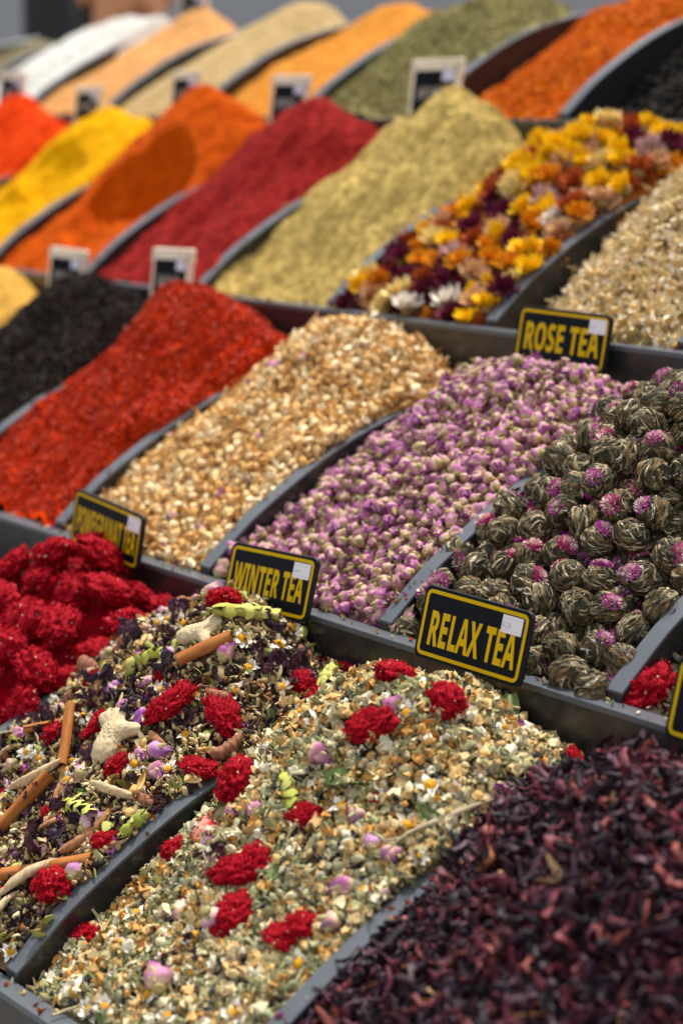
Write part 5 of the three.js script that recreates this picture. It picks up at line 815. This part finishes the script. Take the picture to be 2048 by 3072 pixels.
// ---------------------------------------------------------------- blurred background behind the stall
{
  // directions given in photo pixels, distances in metres along the view
  const along = (px, py, d) => camera.position.clone().addScaledVector(ray(px, py), d);
  const face = (o, p) => { o.position.copy(p); o.rotation.y = Math.atan2(-FWD.x, -FWD.z); return o; };
  const wallP = along(300, 100, 7), wall = new THREE.Group();
  const wm = new THREE.MeshStandardMaterial({ color: new THREE.Color().setRGB(0.3, 0.31, 0.33), roughness: 0.9 });
  part(wall, 'plaster_face', new THREE.BoxGeometry(9, 1.85, 0.2).translate(2, 0.925, 0), wm);
  part(wall, 'plinth', new THREE.BoxGeometry(9, 0.4, 0.26).translate(2, 0.2, 0), new THREE.MeshStandardMaterial({ color: '#5a5a5c', roughness: 0.9 }));
  face(wall, wallP); wall.position.y = 0; top(wall, 'far_wall', 'low pale grey wall far behind the stall', 'wall');
  const cab = new THREE.Group(), cm = new THREE.MeshStandardMaterial({ color: new THREE.Color().setRGB(0.012, 0.012, 0.014), roughness: 0.6 });
  const cw = 0.16 * 4.2 / 4.2, cp = along(200, 100, 4.2);
  part(cab, 'body', new RoundedBoxGeometry(0.165, 1.75, 0.16, 3, 0.02).translate(0, 0.875, 0), cm); part(cab, 'door', new RoundedBoxGeometry(0.14, 1.55, 0.02, 2, 0.006).translate(0, 0.875, 0.085), cm); part(cab, 'handle', new RoundedBoxGeometry(0.015, 0.16, 0.02, 2, 0.005).translate(0.05, 1.15, 0.103), new THREE.MeshStandardMaterial({ color: '#555', metalness: 1, roughness: 0.4 }));
  face(cab, cp); cab.position.y = 0; top(cab, 'black_cabinet', 'tall narrow black cabinet behind the white granules', 'cabinet');
  // a person standing behind the stall: only the lower face shows above the powders
  const P = new THREE.Group(), fp = along(385, 60, 3.5); const headY = fp.y + 0.045;   // mouth level to head centre
  const smin = (a, b, k) => { const h = clamp(0.5 + 0.5 * (b - a) / k, 0, 1); return lerp(b, a, h) - k * h * (1 - h); };
  const cap = (p, a, b, ra, rb) => { const pa = p.clone().sub(a), ba = b.clone().sub(a), h = clamp(pa.dot(ba) / ba.dot(ba), 0, 1); return pa.addScaledVector(ba, -h).length() - lerp(ra, rb, h); };
  const ell = (p, c, r) => { const q = p.clone().sub(c), k0 = V(q.x / r.x, q.y / r.y, q.z / r.z).length(), k1 = V(q.x / r.x ** 2, q.y / r.y ** 2, q.z / r.z ** 2).length(); return k0 < 1e-6 ? -Math.min(r.x, r.y, r.z) : k0 * (k0 - 1) / k1; };
  function surface(sdf, c, half, res, color, mat, name, parent) {
    const mc = new MarchingCubes(res, new THREE.MeshBasicMaterial(), false, false, 120000); mc.isolation = 0; const p = V();
    for (let z = 0; z < res; z++) for (let y = 0; y < res; y++) for (let x = 0; x < res; x++) { p.set((x / res * 2 - 1) * half.x + c.x, (y / res * 2 - 1) * half.y + c.y, (z / res * 2 - 1) * half.z + c.z); mc.field[x + y * res + z * res * res] = -sdf(p); }
    mc.update(); const n = mc.count, ps = new Float32Array(n * 3), co = new Float32Array(n * 3), nn = new Float32Array(n * 3);
    for (let i = 0; i < n; i++) { const a = mc.positionArray; ps[3 * i] = a[3 * i] * half.x + c.x; ps[3 * i + 1] = a[3 * i + 1] * half.y + c.y; ps[3 * i + 2] = a[3 * i + 2] * half.z + c.z; const v = V(ps[3 * i], ps[3 * i + 1], ps[3 * i + 2]), e = 0.004; const nv = V(sdf(V(v.x + e, v.y, v.z)) - sdf(V(v.x - e, v.y, v.z)), sdf(V(v.x, v.y + e, v.z)) - sdf(V(v.x, v.y - e, v.z)), sdf(V(v.x, v.y, v.z + e)) - sdf(V(v.x, v.y, v.z - e))).normalize(); nn.set([nv.x, nv.y, nv.z], 3 * i); co.set(color(v), 3 * i); }
    const g = new THREE.BufferGeometry(); g.setAttribute('position', new THREE.BufferAttribute(ps, 3)); g.setAttribute('normal', new THREE.BufferAttribute(nn, 3)); g.setAttribute('color', new THREE.BufferAttribute(co, 3)); return part(parent, name, g, mat);
  }
  const hy = headY, skin = C('#d2905f'), lip = C('#8f3f36');
  const head = (p) => {
    let d = ell(p, V(0, hy + 0.04, -0.01), V(0.075, 0.085, 0.095)); d = smin(d, ell(p, V(0, hy - 0.035, 0.02), V(0.058, 0.075, 0.07)), 0.03);
    d = smin(d, cap(p, V(0, hy + 0.02, 0.085), V(0, hy - 0.012, 0.105), 0.009, 0.014), 0.012); d = smin(d, ell(p, V(0, hy - 0.042, 0.083), V(0.026, 0.008, 0.011)), 0.006); d = smin(d, ell(p, V(0, hy - 0.055, 0.082), V(0.022, 0.008, 0.011)), 0.006);
    for (const s of [-1, 1]) { d = smin(d, ell(p, V(s * 0.078, hy + 0.005, -0.01), V(0.01, 0.03, 0.018)), 0.006); d = Math.max(d, -ell(p, V(s * 0.031, hy + 0.022, 0.098), V(0.018, 0.01, 0.014))); d = Math.min(d, ell(p, V(s * 0.031, hy + 0.022, 0.077), V(0.013, 0.012, 0.013))); }
    return smin(d, cap(p, V(0, hy - 0.07, -0.02), V(0, hy - 0.2, -0.04), 0.05, 0.06), 0.03);
  };
  const sk = new THREE.MeshStandardMaterial({ vertexColors: true, roughness: 0.6 });
  surface((p) => { let d = head(p); d = smin(d, cap(p, V(0, hy - 0.2, -0.04), V(0, hy - 0.65, -0.03), 0.1, 0.12), 0.1); for (const s of [-1, 1]) { d = smin(d, cap(p, V(s * 0.17, hy - 0.28, -0.04), V(s * 0.22, hy - 0.58, -0.02), 0.05, 0.042), 0.05); d = smin(d, cap(p, V(s * 0.09, hy - 0.72, -0.03), V(s * 0.1, hy - 1.15, -0.01), 0.08, 0.055), 0.05); d = smin(d, cap(p, V(s * 0.1, hy - 1.15, -0.01), V(s * 0.1, hy - 1.52, -0.04), 0.055, 0.04), 0.03); } return d; }, V(0, hy - 0.7, 0), V(0.34, 0.9, 0.34), 96, (v) => (Math.abs(v.x) < 0.03 && Math.abs(v.y - (hy - 0.048)) < 0.016 && v.z > 0.06) ? lip : (Math.abs(Math.abs(v.x) - 0.031) < 0.014 && Math.abs(v.y - hy - 0.022) < 0.009 && v.z > 0.07) ? C('#2a1a14') : skin, sk, 'body', P);
  const dark = C('#17171a');
  surface((p) => { let d = cap(p, V(0, hy - 0.24, -0.04), V(0, hy - 0.75, -0.03), 0.13, 0.155); for (const s of [-1, 1]) { d = smin(d, cap(p, V(s * 0.16, hy - 0.27, -0.04), V(s * 0.225, hy - 0.58, -0.02), 0.068, 0.055), 0.06); d = smin(d, cap(p, V(s * 0.225, hy - 0.58, -0.02), V(s * 0.21, hy - 0.8, 0.08), 0.055, 0.045), 0.03); } return Math.max(d, p.y - (hy - 0.135)); }, V(0, hy - 0.5, 0), V(0.36, 0.45, 0.36), 72, () => dark, sk, 'jacket', P);
  surface((p) => { let d = 9; for (const s of [-1, 1]) d = smin(d, smin(cap(p, V(s * 0.08, hy - 0.8, -0.03), V(s * 0.1, hy - 1.15, -0.01), 0.105, 0.075), cap(p, V(s * 0.1, hy - 1.15, -0.01), V(s * 0.1, Math.max(0.1, hy - 1.5), -0.03), 0.075, 0.06), 0.03), 0.03); return d; }, V(0, hy - 1.15, 0), V(0.36, 0.5, 0.36), 64, () => C('#20242c'), sk, 'trousers', P);
  surface((p) => { let d = ell(p, V(0, hy + 0.05, -0.028), V(0.088, 0.098, 0.1)); d = smin(d, ell(p, V(0, hy - 0.02, -0.07), V(0.085, 0.11, 0.06)), 0.03); return Math.max(d, -ell(p, V(0, hy - 0.02, 0.09), V(0.07, 0.1, 0.08))); }, V(0, hy, -0.02), V(0.14, 0.2, 0.16), 56, () => C('#1c1512'), sk, 'hair', P);
  P.position.set(fp.x, 0, fp.z); P.rotation.y = Math.atan2(-FWD.x, -FWD.z) + 0.35; top(P, 'person', 'person in dark clothes standing behind the heaps of powder', 'person');
}
renderer.render(scene, camera);
